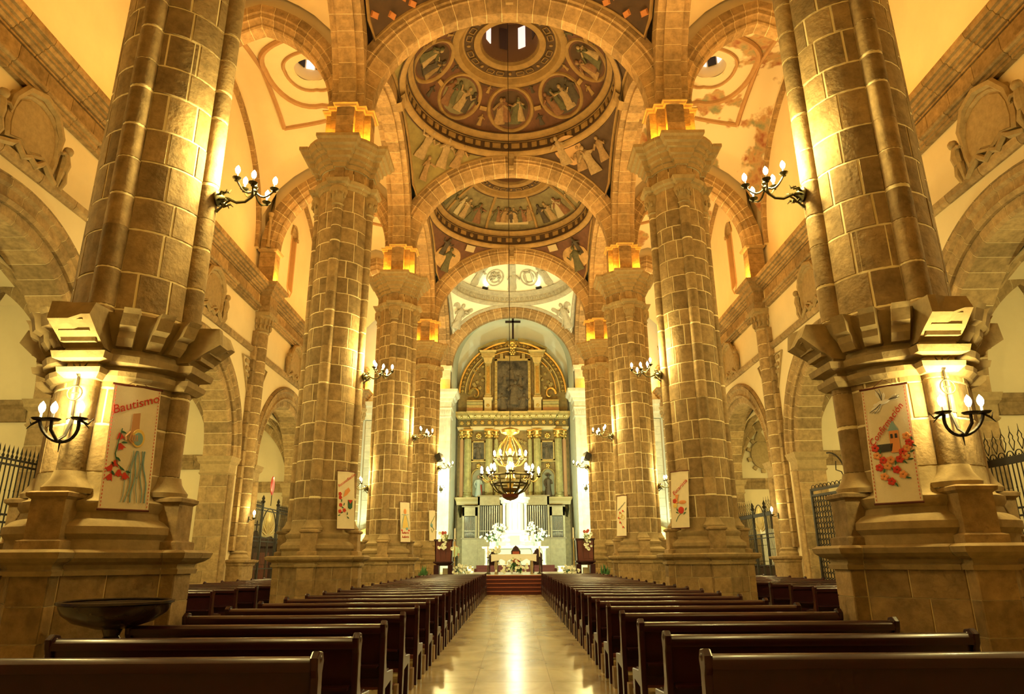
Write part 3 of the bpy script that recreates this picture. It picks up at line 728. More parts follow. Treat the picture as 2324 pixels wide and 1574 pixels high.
# fill between arcade arches and vaults: spandrel wall over the arcade on the aisle side
for s in (-1, 1):
    g = G()
    for b in (1, 2, 3, 4):
        T = [ell(BAY / 2 - .67, ZCR - ZIMP, ZIMP)(-1 + 2 * i / 30, .5) for i in range(31)]
        for (a0, z0), (a1, z1) in zip(T[:-1], T[1:]): g.add([(s * XP, YMID[b] + a0, z0), (s * XP, YMID[b] + a1, z1), (s * XP, YMID[b] + a1, 21.5), (s * XP, YMID[b] + a0, 21.5)], [(0, 1, 2, 3)])
        g.add([(s * XP, YMID[b] - BAY / 2, 15), (s * XP, YMID[b] - BAY / 2 + .8, 15), (s * XP, YMID[b] - BAY / 2 + .8, 21.5), (s * XP, YMID[b] - BAY / 2, 21.5)], [(0, 1, 2, 3)])
    struct('wall_arcade_' + SIDE[s], g, PLASTER)
    g = G()
    for b in (2, 3, 4):
        PP = pointed(HA, 3.35, ZIMP); T = [PP(-1 + 2 * i / 24, .4) for i in range(25)]
        for (a0, z0), (a1, z1) in zip(T[:-1], T[1:]):
            xx = s * (XP + .67 + HA); g.add([(xx + a0, ROW[b], z0), (xx + a1, ROW[b], z1), (xx + a1, ROW[b], 22.5), (xx + a0, ROW[b], 22.5)], [(0, 1, 2, 3)])
    struct('wall_aisle_' + SIDE[s], g, PLASTER)
# roof over everything, and the plain bay behind the camera
g = G().box(-16.3, -6.3, 25.5, 16.3, 54, 25.7); struct('ceiling', g, PLASTER)
g = G().box(-11.2, -6, 20.9, 11.2, Y1 - .6, 21.1); struct('ceiling_entrance', g, PLASTER)
# ================================================================== nave domes
HX, HY, ZR, RR = XP - .56, BAY / 2 - .56, 19.72, 4.28
def zbound(x, y):
    if abs(x) >= HX - 1e-4: a, s_ = BAY / 2 - .67 + .72, y
    else: a, s_ = XP - .67 + .72, x
    return ZIMP + (ZCR - ZIMP + .74) * math.sqrt(max(0, 1 - (s_ / a) ** 2))
def pend(phi, t):              # t=0 at the arches, 1 at the ring
    c, s_ = math.cos(phi), math.sin(phi); q = max(abs(c) / HX, abs(s_) / HY)
    xb, yb = c / q, s_ / q; zb = zbound(xb, yb); L = math.hypot(xb, yb)
    r = L + (RR - L) * t
    z = zb + (ZR - zb) * t + .10 * (ZR - zb) * math.sin(PI * t)
    return Vector((r * c, r * s_, z))
RS = 5.4; ZSPH = 20.5 - math.sqrt(RS ** 2 - 4.12 ** 2)
def shell(r, phi): return Vector((r * math.cos(phi), r * math.sin(phi), ZSPH + math.sqrt(RS * RS - r * r)))
def shell_frame(r, phi, lift=.05):
    p = shell(r, phi); n = (Vector((0, 0, ZSPH)) - p).normalized()
    u = Vector((-math.cos(phi), -math.sin(phi), 0)); u = (u - n * u.dot(n)).normalized(); x = u.cross(n)
    return frame(p + n * lift, x, u, n)
def pend_frame(phi, t, lift=.06):
    p = pend(phi, t); a = pend(phi, min(1, t + .05)) - pend(phi, max(0, t - .05)); b = pend(phi + .03, t) - pend(phi - .03, t)
    n = a.cross(b).normalized()
    if n.dot(Vector((0, 0, 17)) - p) < 0: n = -n
    u = (Vector((0, 0, 1)) - n * n.z).normalized(); x = u.cross(n)
    return frame(p + n * lift, x, u, n)
def fig_mesh(seed, h=1.0, th=.09):
    """robed figure in low relief; x right, y up, z out"""
    r = random.Random(seed); g = G(); lean = r.uniform(-.18, .18); w0 = r.uniform(.17, .24)
    P = [(0, w0), (.12, w0 * .95), (.35, w0 * .7), (.5, w0 * .62), (.65, w0 * .72), (.76, w0 * .7), (.82, w0 * .3), (.84, .05)]
    R = []
    for y, w in P:
        cx = lean * y; R.append([((cx + w * math.cos(2 * PI * k / 9)) * h, y * h, max(-.01, th * h * (w / w0) * math.sin(2 * PI * k / 9))) for k in range(9)])
    g.rings(R); g.ball((lean * .93 * h, .92 * h, th * .4 * h), (.075 * h, .09 * h, .07 * h), 8, 6)
    for sg in (-1, 1):
        e = (lean * .6 + sg * (w0 + r.uniform(0, .12)), .5 + r.uniform(0, .25)); hnd = (e[0] + sg * r.uniform(-.12, .14), e[1] + r.uniform(-.05, .22))
        g.tube([((lean * .75 + sg * w0 * .55) * h, .74 * h, th * .6 * h), (e[0] * h, e[1] * h, th * h), (hnd[0] * h, hnd[1] * h, th * h)], [.05 * h, .045 * h, .03 * h], 5)
    return g
FIGM = {}
def figure(parent, M, seed, h, m, name='painted_figure'):
    k = (seed % 6, round(h, 2), m.name)
    if k not in FIGM: FIGM[k] = me(name, fig_mesh(seed % 6, h), m, True)
    return link(name, FIGM[k], parent, M=M)
def wing(g, sg, h):
    g.rings([[(sg * (.12 + .42 * t) * h, (.62 + .30 * math.sin(t * 2.2)) * h + dy * h * (1 - .55 * t), .03 + .02 * k) for k, dy in ((0, -.2), (1, -.08), (1, .06), (0, .12))] for t in (0, .25, .5, .75, 1)])
def base_dome(b, name, label, pm, ringm, shellm):
    t = thing(name, label, 'dome', (0, YMID[b], 0), group='nave domes')
    for q in range(4):
        n = 18; R = []
        for k in range(9): R.append([pend(q * PI / 2 + PI / 2 * i / n, k / 8) for i in range(n + 1)])
        o = ob('pendentive', G().rings(R, close=False), pm[q], t, smooth=True)
        # edge moulding along the arches
        ob('edge_moulding', G().tube([pend(q * PI / 2 + PI / 2 * i / 24, .03) for i in range(25)], .06, 5), ringm, o)
    ob('cornice_ring', G().lathe([(4.46, 19.55), (4.30, 19.60), (4.22, 19.68), (4.20, 19.78), (4.27, 19.82)], 72), ringm, t, smooth=True)
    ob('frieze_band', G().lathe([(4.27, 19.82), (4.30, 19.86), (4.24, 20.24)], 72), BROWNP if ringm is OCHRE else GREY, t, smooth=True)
    ob('upper_moulding', G().lathe([(4.24, 20.23), (4.18, 20.24), (4.14, 20.34), (4.06, 20.36), (3.98, 20.48), (3.92, 20.52), (4.02, 20.60)], 72), ringm, t, smooth=True)
    ob('shell', G().lathe([(4.14 - (4.14 - 2.1) * i / 12, ZSPH + math.sqrt(RS ** 2 - (4.14 - (4.14 - 2.1) * i / 12) ** 2)) for i in range(13)], 64), shellm, t, smooth=True)
    if ringm is OCHRE:
        for r_, z_ in ((4.47, 19.53), (4.21, 19.75), (4.17, 20.25), (3.93, 20.51)): ob('dark_ring', G().tube([(r_ * math.cos(2 * PI * i / 72), r_ * math.sin(2 * PI * i / 72), z_) for i in range(73)], .028, 4), BROWNP, t)  # thin dark brown rings laid along the mouldings
    return t
ZO = ZSPH + math.sqrt(RS ** 2 - 2.2 ** 2)
def oculus(t, m, panes=True):
    o = ob('oculus_ring', G().lathe([(2.40, ZO - .10), (2.30, ZO - .16), (2.12, ZO - .15), (2.05, ZO - .05), (1.98, ZO + .06), (1.92, ZO + .07), (1.92, ZO + .10), (1.52, ZO + .18), (1.50, ZO + .08), (1.36, ZO + .06), (1.24, ZO + .12), (1.16, ZO + .3)], 56), m, t, smooth=True)
    ob('dark_band', G().lathe([(1.90, ZO + .08), (1.53, ZO + .14)], 56), BROWNP, o, smooth=True); ob('dark_ring', G().lathe([(2.55, ZO - .14), (2.40, ZO - .12)], 56), BROWNP, o, smooth=True)
    for i in range(24):
        al = 2 * PI * i / 24; M = Matrix.Rotation(al, 4, 'Z') @ Matrix.Translation((1.72, 0, ZO + .09))
        ob('oval_boss' if i % 3 == 0 else 'panel', G().ball((0, 0, 0), (.09, .07, .05), 8, 5) if i % 3 == 0 else G().box(-.12, -.17, -.03, -.09, .17, .03).box(.09, -.17, -.03, .12, .17, .03).box(-.12, -.17, -.03, .12, -.14, .03).box(-.12, .14, -.03, .12, .17, .03), OCHRE, o, M=M)
    d = ob('lantern_drum', G().lathe([(1.17, ZO + .25), (1.12, ZO + .6), (1.08, ZO + .75), (1.08, ZO + 2.2), (.01, ZO + 2.6)], 40), mat('lantern_wall', (.16, .085, .04), .85), t, smooth=True)
    for i in range(8):
        M = Matrix.Rotation(2 * PI * i / 8 + PI / 8 - .12, 4, 'Z') @ Matrix.Translation((1.05, 0, ZO + 1.35))
        ob('lantern_pane', G().box(-.02, -.17, -.55, .02, .17, .55), DAY if i % 2 else mat('lantern_board', (.06, .03, .02), .8), t, M=M)
def frieze(t, n=60, m1=OCHRE, m2=BROWNP):
    for i in range(n):
        al = 2 * PI * i / n + PI / n; M = Matrix.Rotation(al, 4, 'Z') @ Matrix.Translation((4.25, 0, 20.05)) @ Matrix.Rotation(-.15, 4, 'Y')
        if i % 5 == 0: ob('oval_boss', G().ball((0, 0, 0), (.06, .12, .13), 10, 6), m1, t, M=M, smooth=True)
        else:
            w = .19 if i % 5 in (1, 4) else .12
            ob('frieze_panel', G().box(-.03, -w, -.12, .03, w, .12).box(-.05, -w + .06, -.07, -.02, w - .06, .07), m1, t, M=M)
# dome 2: medallions
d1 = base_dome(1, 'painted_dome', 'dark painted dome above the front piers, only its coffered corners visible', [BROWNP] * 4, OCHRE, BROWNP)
for q in (0, 1, 2, 3):
    for i in range(16):
        ph = q * PI / 2 + PI / 4 + (i % 4 - 1.5) * .19 * (.5 + .28 * (i // 4)); tt = .16 + .19 * (i // 4)
        ob('coffer_boss', G().rings([[(-.13, -.1, 0), (.13, -.1, 0), (.13, .1, 0), (-.13, .1, 0)], [(-.09, -.07, .07), (.09, -.07, .07), (.09, .07, .07), (-.09, .07, .07)]]), mat('boss_orange', (.42, .17, .05), .7), d1, M=pend_frame(ph, tt, .02))
    ob('circular_frame', G().tube([(.55 * math.cos(2 * PI * i / 28), .55 * math.sin(2 * PI * i / 28), .03) for i in range(29)], .07, 6), OCHRE, d1, M=pend_frame(q * PI / 2 + PI / 4, .88, .02))
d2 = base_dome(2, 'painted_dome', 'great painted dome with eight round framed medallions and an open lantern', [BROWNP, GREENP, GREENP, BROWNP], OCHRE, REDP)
oculus(d2, OCHRE); frieze(d2)
for k in range(8):
    ph = PI / 2 + k * PI / 4; M = shell_frame(3.22, ph, .04)
    M = M @ Matrix.Scale(1.14, 4); md = ob('medallion', G().lathe([(.93, -.02), (.95, .06), (.90, .12), (.84, .10), (.80, .04), (.78, .0)], 36), OCHRE, d2, M=M, smooth=True)
    ob('painted_panel', G().lathe([(.80, .02), (.4, .03), (.001, .03)], 30), [BROWNP, FRESCO, BROWNP, FIGS[4]][k % 4], md, smooth=True)
    for j in range(4):
        x = -.45 + .3 * j + rnd.uniform(-.05, .05); y = -.62 + .12 * (j % 2) + rnd.uniform(0, .1); hh = .95 if j % 2 else 1.05
        figure(md, Matrix.Translation((x, y, .03)), j * 7 + k * 3, hh, FIGS[(k + j) % 6])
    pa = ph + PI / 8
    for rr_, sc in ((3.78, .34), (2.62, .24)):
        figure(d2, shell_frame(rr_, pa, .02) @ Matrix.Translation((0, -sc * .5, 0)), k, sc * 1.6, FIGS[(k + 3) % 6] if k % 2 else OCHRE, 'cherub')
    M2 = shell_frame(3.3, pa, .04); ob('link_band', G().box(-.16, -.09, -.02, .16, .09, .07), OCHRE, d2, M=M2)
for q in (0, 1, 2, 3):
    ph = q * PI / 2 + PI / 4
    if q in (0, 3):
        ob('painted_halo', G().lathe([(.80, 0), (.5, .02), (.001, .02)], 26), mat('halo_ochre', (.40, .25, .11), .8), d2, M=pend_frame(ph + (.16 if q == 0 else -.16), .62, .05), smooth=True)
    for j in range(4):
        figure(d2, pend_frame(ph + (j - 1.5) * .12 + .05 * (1 if q in (0, 2) else -1), .40 + .10 * (j % 2), .05) @ Matrix.Translation((0, -.45, 0)), j + q * 2, 1.15 + .25 * (j % 2), FIGS[(3 if j % 2 else 0)])
for s in (-1, 1):      # scroll brackets over the arcade crowns
    ob('scroll_bracket', G().rings([[(s * (HX + .1) - s * x, y, z) for y in (-.28, -.1, .1, .28)] for x, z in ((0, 19.0), (.22, 19.08), (.28, 19.25), (.18, 19.35), (.34, 19.5), (.36, 19.7), (0, 19.75))], close=False), OCHRE, d2)
# dome 3: sectors with a painted meal
d3 = base_dome(3, 'painted_dome', 'farther painted dome with radial scenes and a long white table', [REDP] * 4, OCHRE, FRESCO)
oculus(d3, OCHRE); frieze(d3, 45, OCHRE, FRESCO)
for k in range(8):
    ph = PI / 2 + PI / 8 + k * PI / 4
    P = [shell(4.05 - 1.75 * i / 8, ph) for i in range(9)]
    ob('radial_rib', G().tube([p + Vector((0, 0, -.02)) for p in P], .09, 6), OCHRE, d3)
    pc = PI / 2 + k * PI / 4
    if k == 0:
        ob('painted_tablecloth', G().box(-1.05, -.18, -.02, 1.05, .14, .05), mat('pale_fresco', (.36, .31, .19), .8), d3, M=shell_frame(3.62, pc, .05))
        for j in range(9): figure(d3, shell_frame(3.4, pc + (j - 4) * .075, .04) @ Matrix.Translation((0, -.35, 0)), j, .95, FIGS[j % 6])
    else:
        for j in range(4): figure(d3, shell_frame(3.5, pc + (j - 1.5) * .14, .04) @ Matrix.Translation((0, -.55, 0)), j + k, 1.25, FIGS[(j + k) % 6] if (j + k) % 4 else mat('pale_fresco', (.36, .31, .19), .8))
for q in (0, 1, 2, 3):
    ph = q * PI / 2 + PI / 4; sg = 1 if q in (0, 2) else -1
    ob('painted_cloud', G().ball((0, 0, 0), (1.0, .75, .07), 14, 8), mat('cloud_ochre', (.40, .27, .12), .8, var=.4, vscale=3), d3, M=pend_frame(ph, .45, .02), smooth=True)
    figure(d3, pend_frame(ph, .38, .1) @ Matrix.Translation((0, -.6, 0)), 2 + q, 1.5, FIGS[2]); figure(d3, pend_frame(ph - .12 * sg, .5, .1) @ Matrix.Translation((0, -.5, 0)), 4 + q, 1.1, FIGS[4])
    ob('painted_scroll', G().box(-.28, -.2, 0, .28, .2, .05), mat('pale_fresco', (.36, .31, .19), .8), d3, M=pend_frame(ph + .22 * sg, .55, .08))
# dome 4: white sanctuary dome
d4 = base_dome(4, 'white_dome', 'pale sanctuary dome with grey relief ornament and angels in its corners', [PLASTERW] * 4, GREY, PLASTERW)
ob('shell_crown', G().lathe([(2.2, ZO), (1.2, ZO + .4), (.01, ZO + .6)], 40), PLASTERW, d4, smooth=True)
for i in range(72):
    al = 2 * PI * i / 72; ob('bead', G().ball((4.27 * math.cos(al), 4.27 * math.sin(al), 20.06), (.12, .12, .13), 6, 4), GREY, d4, smooth=True)
for k in range(8):
    ph = PI / 2 + k * PI / 4
    ob('radial_band', G().rings([[shell(r, ph + w / r) + Vector((0, 0, -.03 - dz)) for w, dz in ((-.28, 0), (-.2, .06), (.2, .06), (.28, 0))] for r in (4.05, 3.6, 3.1, 2.6, 2.1)], close=False), GREY, d4)
    figure(d4, shell_frame(3.45, ph, .08) @ Matrix.Translation((0, -.6, 0)), k, 1.5, GREY, 'relief_figure')
    pc = ph + PI / 8
    for r_ in (.62, .38): ob('scroll_ring', G().tube([(r_ * math.cos(2 * PI * i / 24), r_ * 1.1 * math.sin(2 * PI * i / 24), .02) for i in range(25)], .06, 5), GREY, d4, M=shell_frame(3.25, pc, .03))
    if k % 2 == 0:
        gg = G()
        for j in range(26): gg.ball((rnd.uniform(-.4, .4), rnd.uniform(-.4, .4), .05), .1, 6, 4)
        ob('relief_cluster', gg, GREY, d4, M=shell_frame(3.2, pc, .03), smooth=True)
    else: ob('relief_harp', G().tube([(-.3, -.5, .05), (-.22, .5, .05), (.1, .4, .05), (.3, .52, .05), (.25, -.45, .05), (-.3, -.5, .05)], .07, 5), GREY, d4, M=shell_frame(3.2, pc, .03))
for q in range(4):
    ph = q * PI / 2 + PI / 4; sg = 1 if q in (0, 2) else -1
    gg = fig_mesh(q, 1.9, .12); wing(gg, 1, 1.9); wing(gg, -1, 1.9); gg.tube([(-.5, .2, .1), (.5, 1.6, .14)], .05, 5)
    ob('relief_angel', gg, GREY, d4, M=pend_frame(ph, .36, .05) @ Matrix.Translation((0, -.75, 0)), smooth=True)
    ob('edge_garland', G().tube([pend(q * PI / 2 + PI / 2 * i / 24, .10) for i in range(25)], .13, 6), GREY, d4)
for i in range(6):          # floodlights lying on the cornice of the white dome
    al = PI / 2 + (i - 2.5) * PI / 3
    fl_ = ob('cornice_floodlight', G().box(-.12, -.22, 0, .12, .22, .12), IRON, d4, M=Matrix.Rotation(al, 4, 'Z') @ Matrix.Translation((3.98, 0, 20.60)))
    ob('flood_lens', G().box(-.08, -.18, .12, .08, .18, .135), BULBW, fl_)
    spot('cornice_beam', d4, (3.9 * math.cos(al), 3.9 * math.sin(al), 20.78), (-math.cos(al), -math.sin(al), .75), P_DOME, COOL, 150, .15, .9)

# ================================================================== sanctuary shell
YR = 52.4
g = G().box(-4.6, 34.0, 0, -1.36, 35.3, .85).box(1.36, 34.0, 0, 4.6, 35.3, .85).box(-4.6, 35.3, 0, 4.6, 52.6, .85).box(-11.1, 38.6, 0, -4.6, 52.6, .4).box(4.6, 38.6, 0, 11.1, 52.6, .4)
struct('floor_sanctuary', g, mat('pale_floor', (.55, .52, .40), .25, var=.15))
st = estruct('floor_steps')
for i in range(5):
    w = 1.35 + .0 * i
    ob('step', G().box(-w, 33.9 + .26 * i, .17 * i if i else 0, w, 35.4, .17 * (i + 1) - .004), RED, st)
    ob('nosing', G().tube([(-w, 33.9 + .26 * i, .17 * (i + 1) - .02), (w, 33.9 + .26 * i, .17 * (i + 1) - .02)], .022, 6), mat('carpet_edge', (.30, .08, .03), .6), st)
ob('platform_edge', G().box(-4.6, 33.93, .62, -1.36, 34.0, .87).box(1.36, 33.93, .62, 4.6, 34.0, .87), RED, st)
# end walls
g = G().box(-16.3, 53.2, 0, 16.3, 53.5, 25.5); struct('wall_end', g, PLASTERW)
# barrel over the altarpiece
g = G(); n = 24; R = []
for y in (ROW[5] + .4, 53.2): R.append([(4.45 * math.cos(PI * i / n), y, 16.4 + 4.45 * math.sin(PI * i / n)) for i in range(n + 1)])
g.rings(R, close=False); g.add([(-4.45, ROW[5], 0), (-4.45, 53.2, 0), (-4.45, 53.2, 16.4), (-4.45, ROW[5], 16.4), (4.45, ROW[5], 0), (4.45, 53.2, 0), (4.45, 53.2, 16.4), (4.45, ROW[5], 16.4)], [(0, 1, 2, 3), (4, 5, 6, 7)])
struct('ceiling_apse', g, mat('apse_plaster', (.60, .66, .56), .9, var=.06), smooth=True)
# wall above the last arch
g = G(); T = [ell(XP - .67, ZCR - ZIMP, ZIMP)(-1 + 2 * i / 30, .5) for i in range(31)]
for (a0, z0), (a1, z1) in zip(T[:-1], T[1:]): g.add([(a0, ROW[5] + .3, z0), (a1, ROW[5] + .3, z1), (a1, ROW[5] + .3, 22), (a0, ROW[5] + .3, 22)], [(0, 1, 2, 3)])
struct('wall_sanctuary', g, PLASTERW)
# square pale piers that carry the last arch
PALE = mat('pale_stone', (.62, .62, .50), .85, var=.2, vscale=3, orand=.07, spec=.2)
def square_pier(s):
    t = thing('sanctuary_pier', 'pale square stone pier %s of the gilded altarpiece' % SIDE[s], 'pillar', (s * 4.95, ROW[5], 0), group='sanctuary piers')
    z = .85; c = 0
    P = [(-.55, -.62), (.55, -.62), (.55, .62), (-.55, .62)]
    ob('mortar_core', G().stack(offset(P, -.012), [(0, 0), (11.3, 0)]), MORTAR, t)
    ob('base', G().stack(P, [(0.4, .12), (1.5, .12), (1.56, .18), (1.66, .06), (1.8, .02)]), PALE, t)
    z = 1.8
    while z < 11.2:
        h = [.5, .58, .46][c % 3]
        for fx in (0, 1):       # front and inner faces in two stones each
            cu = .4 if (c + fx) % 2 else .62
            for u, v in ((0, cu), (cu, 1)):
                if fx == 0: gg = G().box(-.55 + 1.1 * u + .006, -.62, z + .006, -.55 + 1.1 * v - .006, -.56, z + h - .006)
                else:
                    xs = sorted((-s * .55, -s * .49)); gg = G().box(xs[0], -.56 + 1.18 * u + .006, z + .006, xs[1], -.56 + 1.18 * v - .006, z + h - .006)
                ob('stone_block', gg, PALE, t)
        z += h; c += 1
    ob('panel_strip', G().box(-.3, -.66, 1.9, -.26, -.61, 11.1).box(.26, -.66, 1.9, .3, -.61, 11.1), PALE, t)
    cp = G().stack(P, [(11.2, 0), (11.25, .06), (11.32, .02), (11.36, .03), (11.8, .05), (11.84, .10), (11.9, .10), (11.92, .04), (12.3, .05), (12.36, .14), (12.55, .18), (12.62, .3), (12.8, .36), (12.95, .5), (13.15, .52), (13.2, .2)]); ob('capital', cp, PALE, t)
    gg = G()
    for i in range(7): gg.ball((-.48 + .16 * i, -.66, 11.58), (.07, .06, .16), 6, 4)
    ob('capital_leaf', gg, PALE, t, smooth=True)
    ob('upper_block', G().stack([(-.45, -.5), (.45, -.5), (.45, .5), (-.45, .5)], [(13.2, 0), (14.7, 0), (14.75, .08), (14.95, .12), (15.0, .12)]), PALE, t)
    ob('uplight', G().lathe([(.0, 0), (.06, 0), (.08, .08), (0, .05)], 8), EMBER, t, (-s * -.62, -.6, 13.2)); point('uplight_lamp', t, (s * .6, -.62, 13.5), P_UPSMALL, ORANGE, .06)
    return t
for s in (-1, 1): square_pier(s)
# side walls of the bay beside the sanctuary
g = G()
for s in (-1, 1): g.add([(s * 5.2, ROW[5] + .6, 0), (s * 11.15, ROW[5] + .6, 0), (s * 11.15, ROW[5] + .6, 22), (s * 5.2, ROW[5] + .6, 22)], [(0, 1, 2, 3)])
struct('wall_aisle_end', g, PLASTERW)
for s in (-1, 1):      # pale pilasters and cornice on the aisle end wall
    tt = estruct('trim_%d' % (30 + (s > 0)))
    for xx in (6.3, 10.2):
        zz_ = 0; c = 0
        while zz_ < 11.2:
            ob('pilaster_stone', G().box(s * xx - .38, ROW[5] + .42, zz_ + .006, s * xx + .38, ROW[5] + .62, zz_ + .554), PALE, tt); zz_ += .56
    pr = [(.6, 11.25), (.3, 11.25), (.25, 11.6), (.1, 11.7), (.05, 12.1), (-.1, 12.2), (-.15, 12.5), (.6, 12.5)]
    for i in range(6):
        xa, xb = sorted((s * (5.3 + i * .97 + .006), s * (5.3 + (i + 1) * .97 - .006)))
        ob('cornice_block', G().rings([[(xa, ROW[5] + y, z) for y, z in pr], [(xb, ROW[5] + y, z) for y, z in pr]]), PALE, tt)
# ================================================================== pews
WORNW = mat('worn_wood', (.20, .13, .07), .5, var=.3, vscale=8)
def build_pew(L, name='church_pew'):
    t = bpy.data.objects.new(name, None); C.objects.link(t); h = L / 2
    prof = [(-.045, 0), (.045, 0), (.075, .34), (.39, .37), (.41, 0), (.50, 0), (.51, .45), (.13, .48), (.075, .60), (.06, .84), (.085, .91), (.05, .965), (-.02, .975), (-.065, .94), (-.055, .87), (-.03, .82), (-.025, .45)]
    for k in (-1, 1):
        x0, x1 = sorted((k * h, k * (h - .055)))
        e = ob('end_panel', G().rings([[(x0, y, z) for y, z in prof], [(x0 + .01, y, z) for y, z in offset([(y, z) for y, z in prof], .006)], [(x1 - .01, y, z) for y, z in offset([(y, z) for y, z in prof], .006)], [(x1, y, z) for y, z in prof]]), WOOD, t)
        ob('scroll_boss', G().ball((k * (h - .0275), .01, .925), (.036, .045, .045), 8, 6), WOOD, e, smooth=True)
        ob('kneeler_end', G().rings([[(x, y, z) for y, z in ((-.40, 0), (-.18, 0), (-.20, .09), (-.22, .24), (-.34, .24), (-.38, .09))] for x in (k * (h - .01), k * (h - .05))]), WORNW, t)
    rail = [(-.05, .855), (-.062, .885), (-.058, .915), (-.03, .938), (.02, .945), (.06, .93), (.072, .9), (.05, .862)]
    ob('top_rail', G().rings([[(-h + .045, y, z) for y, z in rail], [(h - .045, y, z) for y, z in rail]]), WOOD, t, smooth=True)
    ob('back_panel', G().rings([[(x, y, z) for y, z in ((-.005, .86), (.022, .86), (.07, .44), (.04, .44))] for x in (-h + .05, h - .05)]), WOOD, t)
    ob('lower_rail', G().box(-h + .05, .03, .36, h - .05, .075, .44), WOOD, t)
    ob('seat', G().rings([[(x, y, z) for y, z in ((.05, .44), (.50, .47), (.525, .455), (.50, .43), (.05, .405))] for x in (-h + .05, h - .05)]), WOOD, t)
    ob('book_shelf', G().box(-h + .06, -.13, .555, h - .06, .03, .575), WOOD, t)
    ob('kneeler', G().box(-h + .05, -.36, .20, h - .05, -.21, .245), WOODR, t)
    for x in (-.45, .45): ob('bracket', G().box(x - .02, -.30, 0, x + .02, -.24, .2).box(x - .02, -.24, .05, x + .02, .06, .09), WOOD, t)
    return t
PEW = build_pew(2.61); KIDS(PEW); first = True; NP = 24
for s in (-1, 1):
    for i in range(NP):
        t = PEW if first else dup(PEW); first = False
        t.location = (s * 2.575, 4.94 + 1.225 * i, 0); t.rotation_euler = (0, 0, 0)
        tag(t, 'dark varnished wooden pew %s of the central aisle, %s row from the camera' % (SIDE[s], ORD[i]), 'pew', 'nave pews')
PEW2 = build_pew(3.1, 'aisle_pew'); KIDS(PEW2); first = True
for s in (-1, 1):
    for i in range(15):
        t = PEW2 if first else dup(PEW2); first = False
        t.location = (s * 8.05, 13.0 + 1.32 * i, 0)
        tag(t, 'dark wooden pew in the %s side aisle, %s row from the camera' % (SIDE[s], ORD[i]), 'pew', 'side aisle pews')

# ================================================================== lamps
CUP = me('cup', G().lathe([(.004, -.02), (.03, -.015), (.02, .0), (.055, .02), (.065, .035), (.02, .03)], 10), BRONZE, True)
CAND = me('candle', G().lathe([(.014, .03), (.014, .10), (.001, .10)], 8), CANDLE, True)
BUL = me('bulb', G().lathe([(.012, .10), (.03, .13), (.036, .165), (.026, .20), (.001, .235)], 10), BULB, True)
BULC = me('bulb', G().lathe([(.012, .10), (.03, .13), (.036, .165), (.026, .20), (.001, .235)], 10), BULBW, True)
def branch(t, path, r=.014, m=None, bulb=BUL, k=1.0):
    b = ob('branch', G().tube(path, r, 6), m or BRONZE, t, smooth=True)
    M = Matrix.Translation(path[-1]) @ Matrix.Scale(k, 4)
    link('cup', CUP, b, M=M); link('candle', CAND, b, M=M); link('bulb', bulb, b, M=M)
    return b
def arcp(a, b, sag, n=6):
    a, b = Vector(a), Vector(b); return [a.lerp(b, i / n) - Vector((0, 0, sag * math.sin(PI * i / n))) for i in range(n + 1)]
def upper_sconce(label, loc, rz, power, group, col=WARM, bulb=BUL):
    t = thing('wall_sconce', label, 'sconce', loc, rz, group)
    gg = G().lathe([(.0, .0), (.11, .0), (.13, .03), (.09, .05), (.05, .09), (.03, .12)], 12).tf(Matrix.Rotation(PI / 2, 4, 'Y')); ob('back_plate', gg, BRONZE, t, smooth=True)
    gg = G()
    for a in (.4, 1.5, 2.6, 3.7, 4.8, 5.9): gg.tube([(.04, .05 * math.cos(a), .05 * math.sin(a)), (.10, .12 * math.cos(a), .12 * math.sin(a)), (.16, .10 * math.cos(a), .10 * math.sin(a)), (.18, .15 * math.cos(a), .15 * math.sin(a))], [.02, .022, .018, .006], 5)
    ob('acanthus_leaf', gg, BRONZE, t, smooth=True)
    ob('arm', G().tube([(.05, 0, .02), (.16, 0, .0), (.28, 0, -.06), (.40, 0, -.05), (.48, 0, .02), (.52, 0, .10)], [.026, .024, .022, .02, .022, .03], 7), BRONZE, t, smooth=True)
    ob('stay', G().tube([(.0, 0, -.20), (.05, 0, -.16), (.14, 0, -.06), (.2, 0, -.02)], [.03, .016, .014, .012], 6), BRONZE, t, smooth=True)
    ob('hub', G().lathe([(.0, -.02), (.03, .0), (.05, .05), (.03, .09), (.045, .12), (.02, .17), (.0, .2)], 10), BRONZE, t, (.52, 0, .06), smooth=True)
    for (x, y, z) in ((.80, 0, .12), (.60, -.27, .06), (.60, .27, .06), (.30, .16, .22), (.32, -.17, .20)):
        branch(t, arcp((.52, 0, .12), (x, y, z), .10), k=1.0, bulb=bulb)
    point('sconce_light', t, (.50, 0, .48), power, col, .14)
    return t
for s in (-1, 1):
    for b in (1, 2, 3, 4):
        upper_sconce('five armed bronze candle sconce on the nave side of the %s %s pier' % (NB[b], SIDE[s]), (s * -1 * -1 * (XP) - s * (RC + RL), ROW[b], 6.48), 0 if s < 0 else PI, P_SCONCE, 'sconces on the piers')
        if b > 2: upper_sconce('bronze candle sconce on the aisle side of the %s %s pier' % (NB[b], SIDE[s]), (s * (XP + RC + RL), ROW[b], 4.4), PI if s < 0 else 0, P_AISLE, 'sconces on the piers')
    for b in (1, 2, 4): upper_sconce('unseen bronze candle sconce added on the %s aisle wall column facing the %s pier' % (SIDE[s], NB[b]), (s * (XW - .12 - .33), ROW[b], 6.2), 0 if s < 0 else PI, P_AISLE, 'added sconces on the wall columns')  # out-of-sight sconces added to brighten the aisle walls
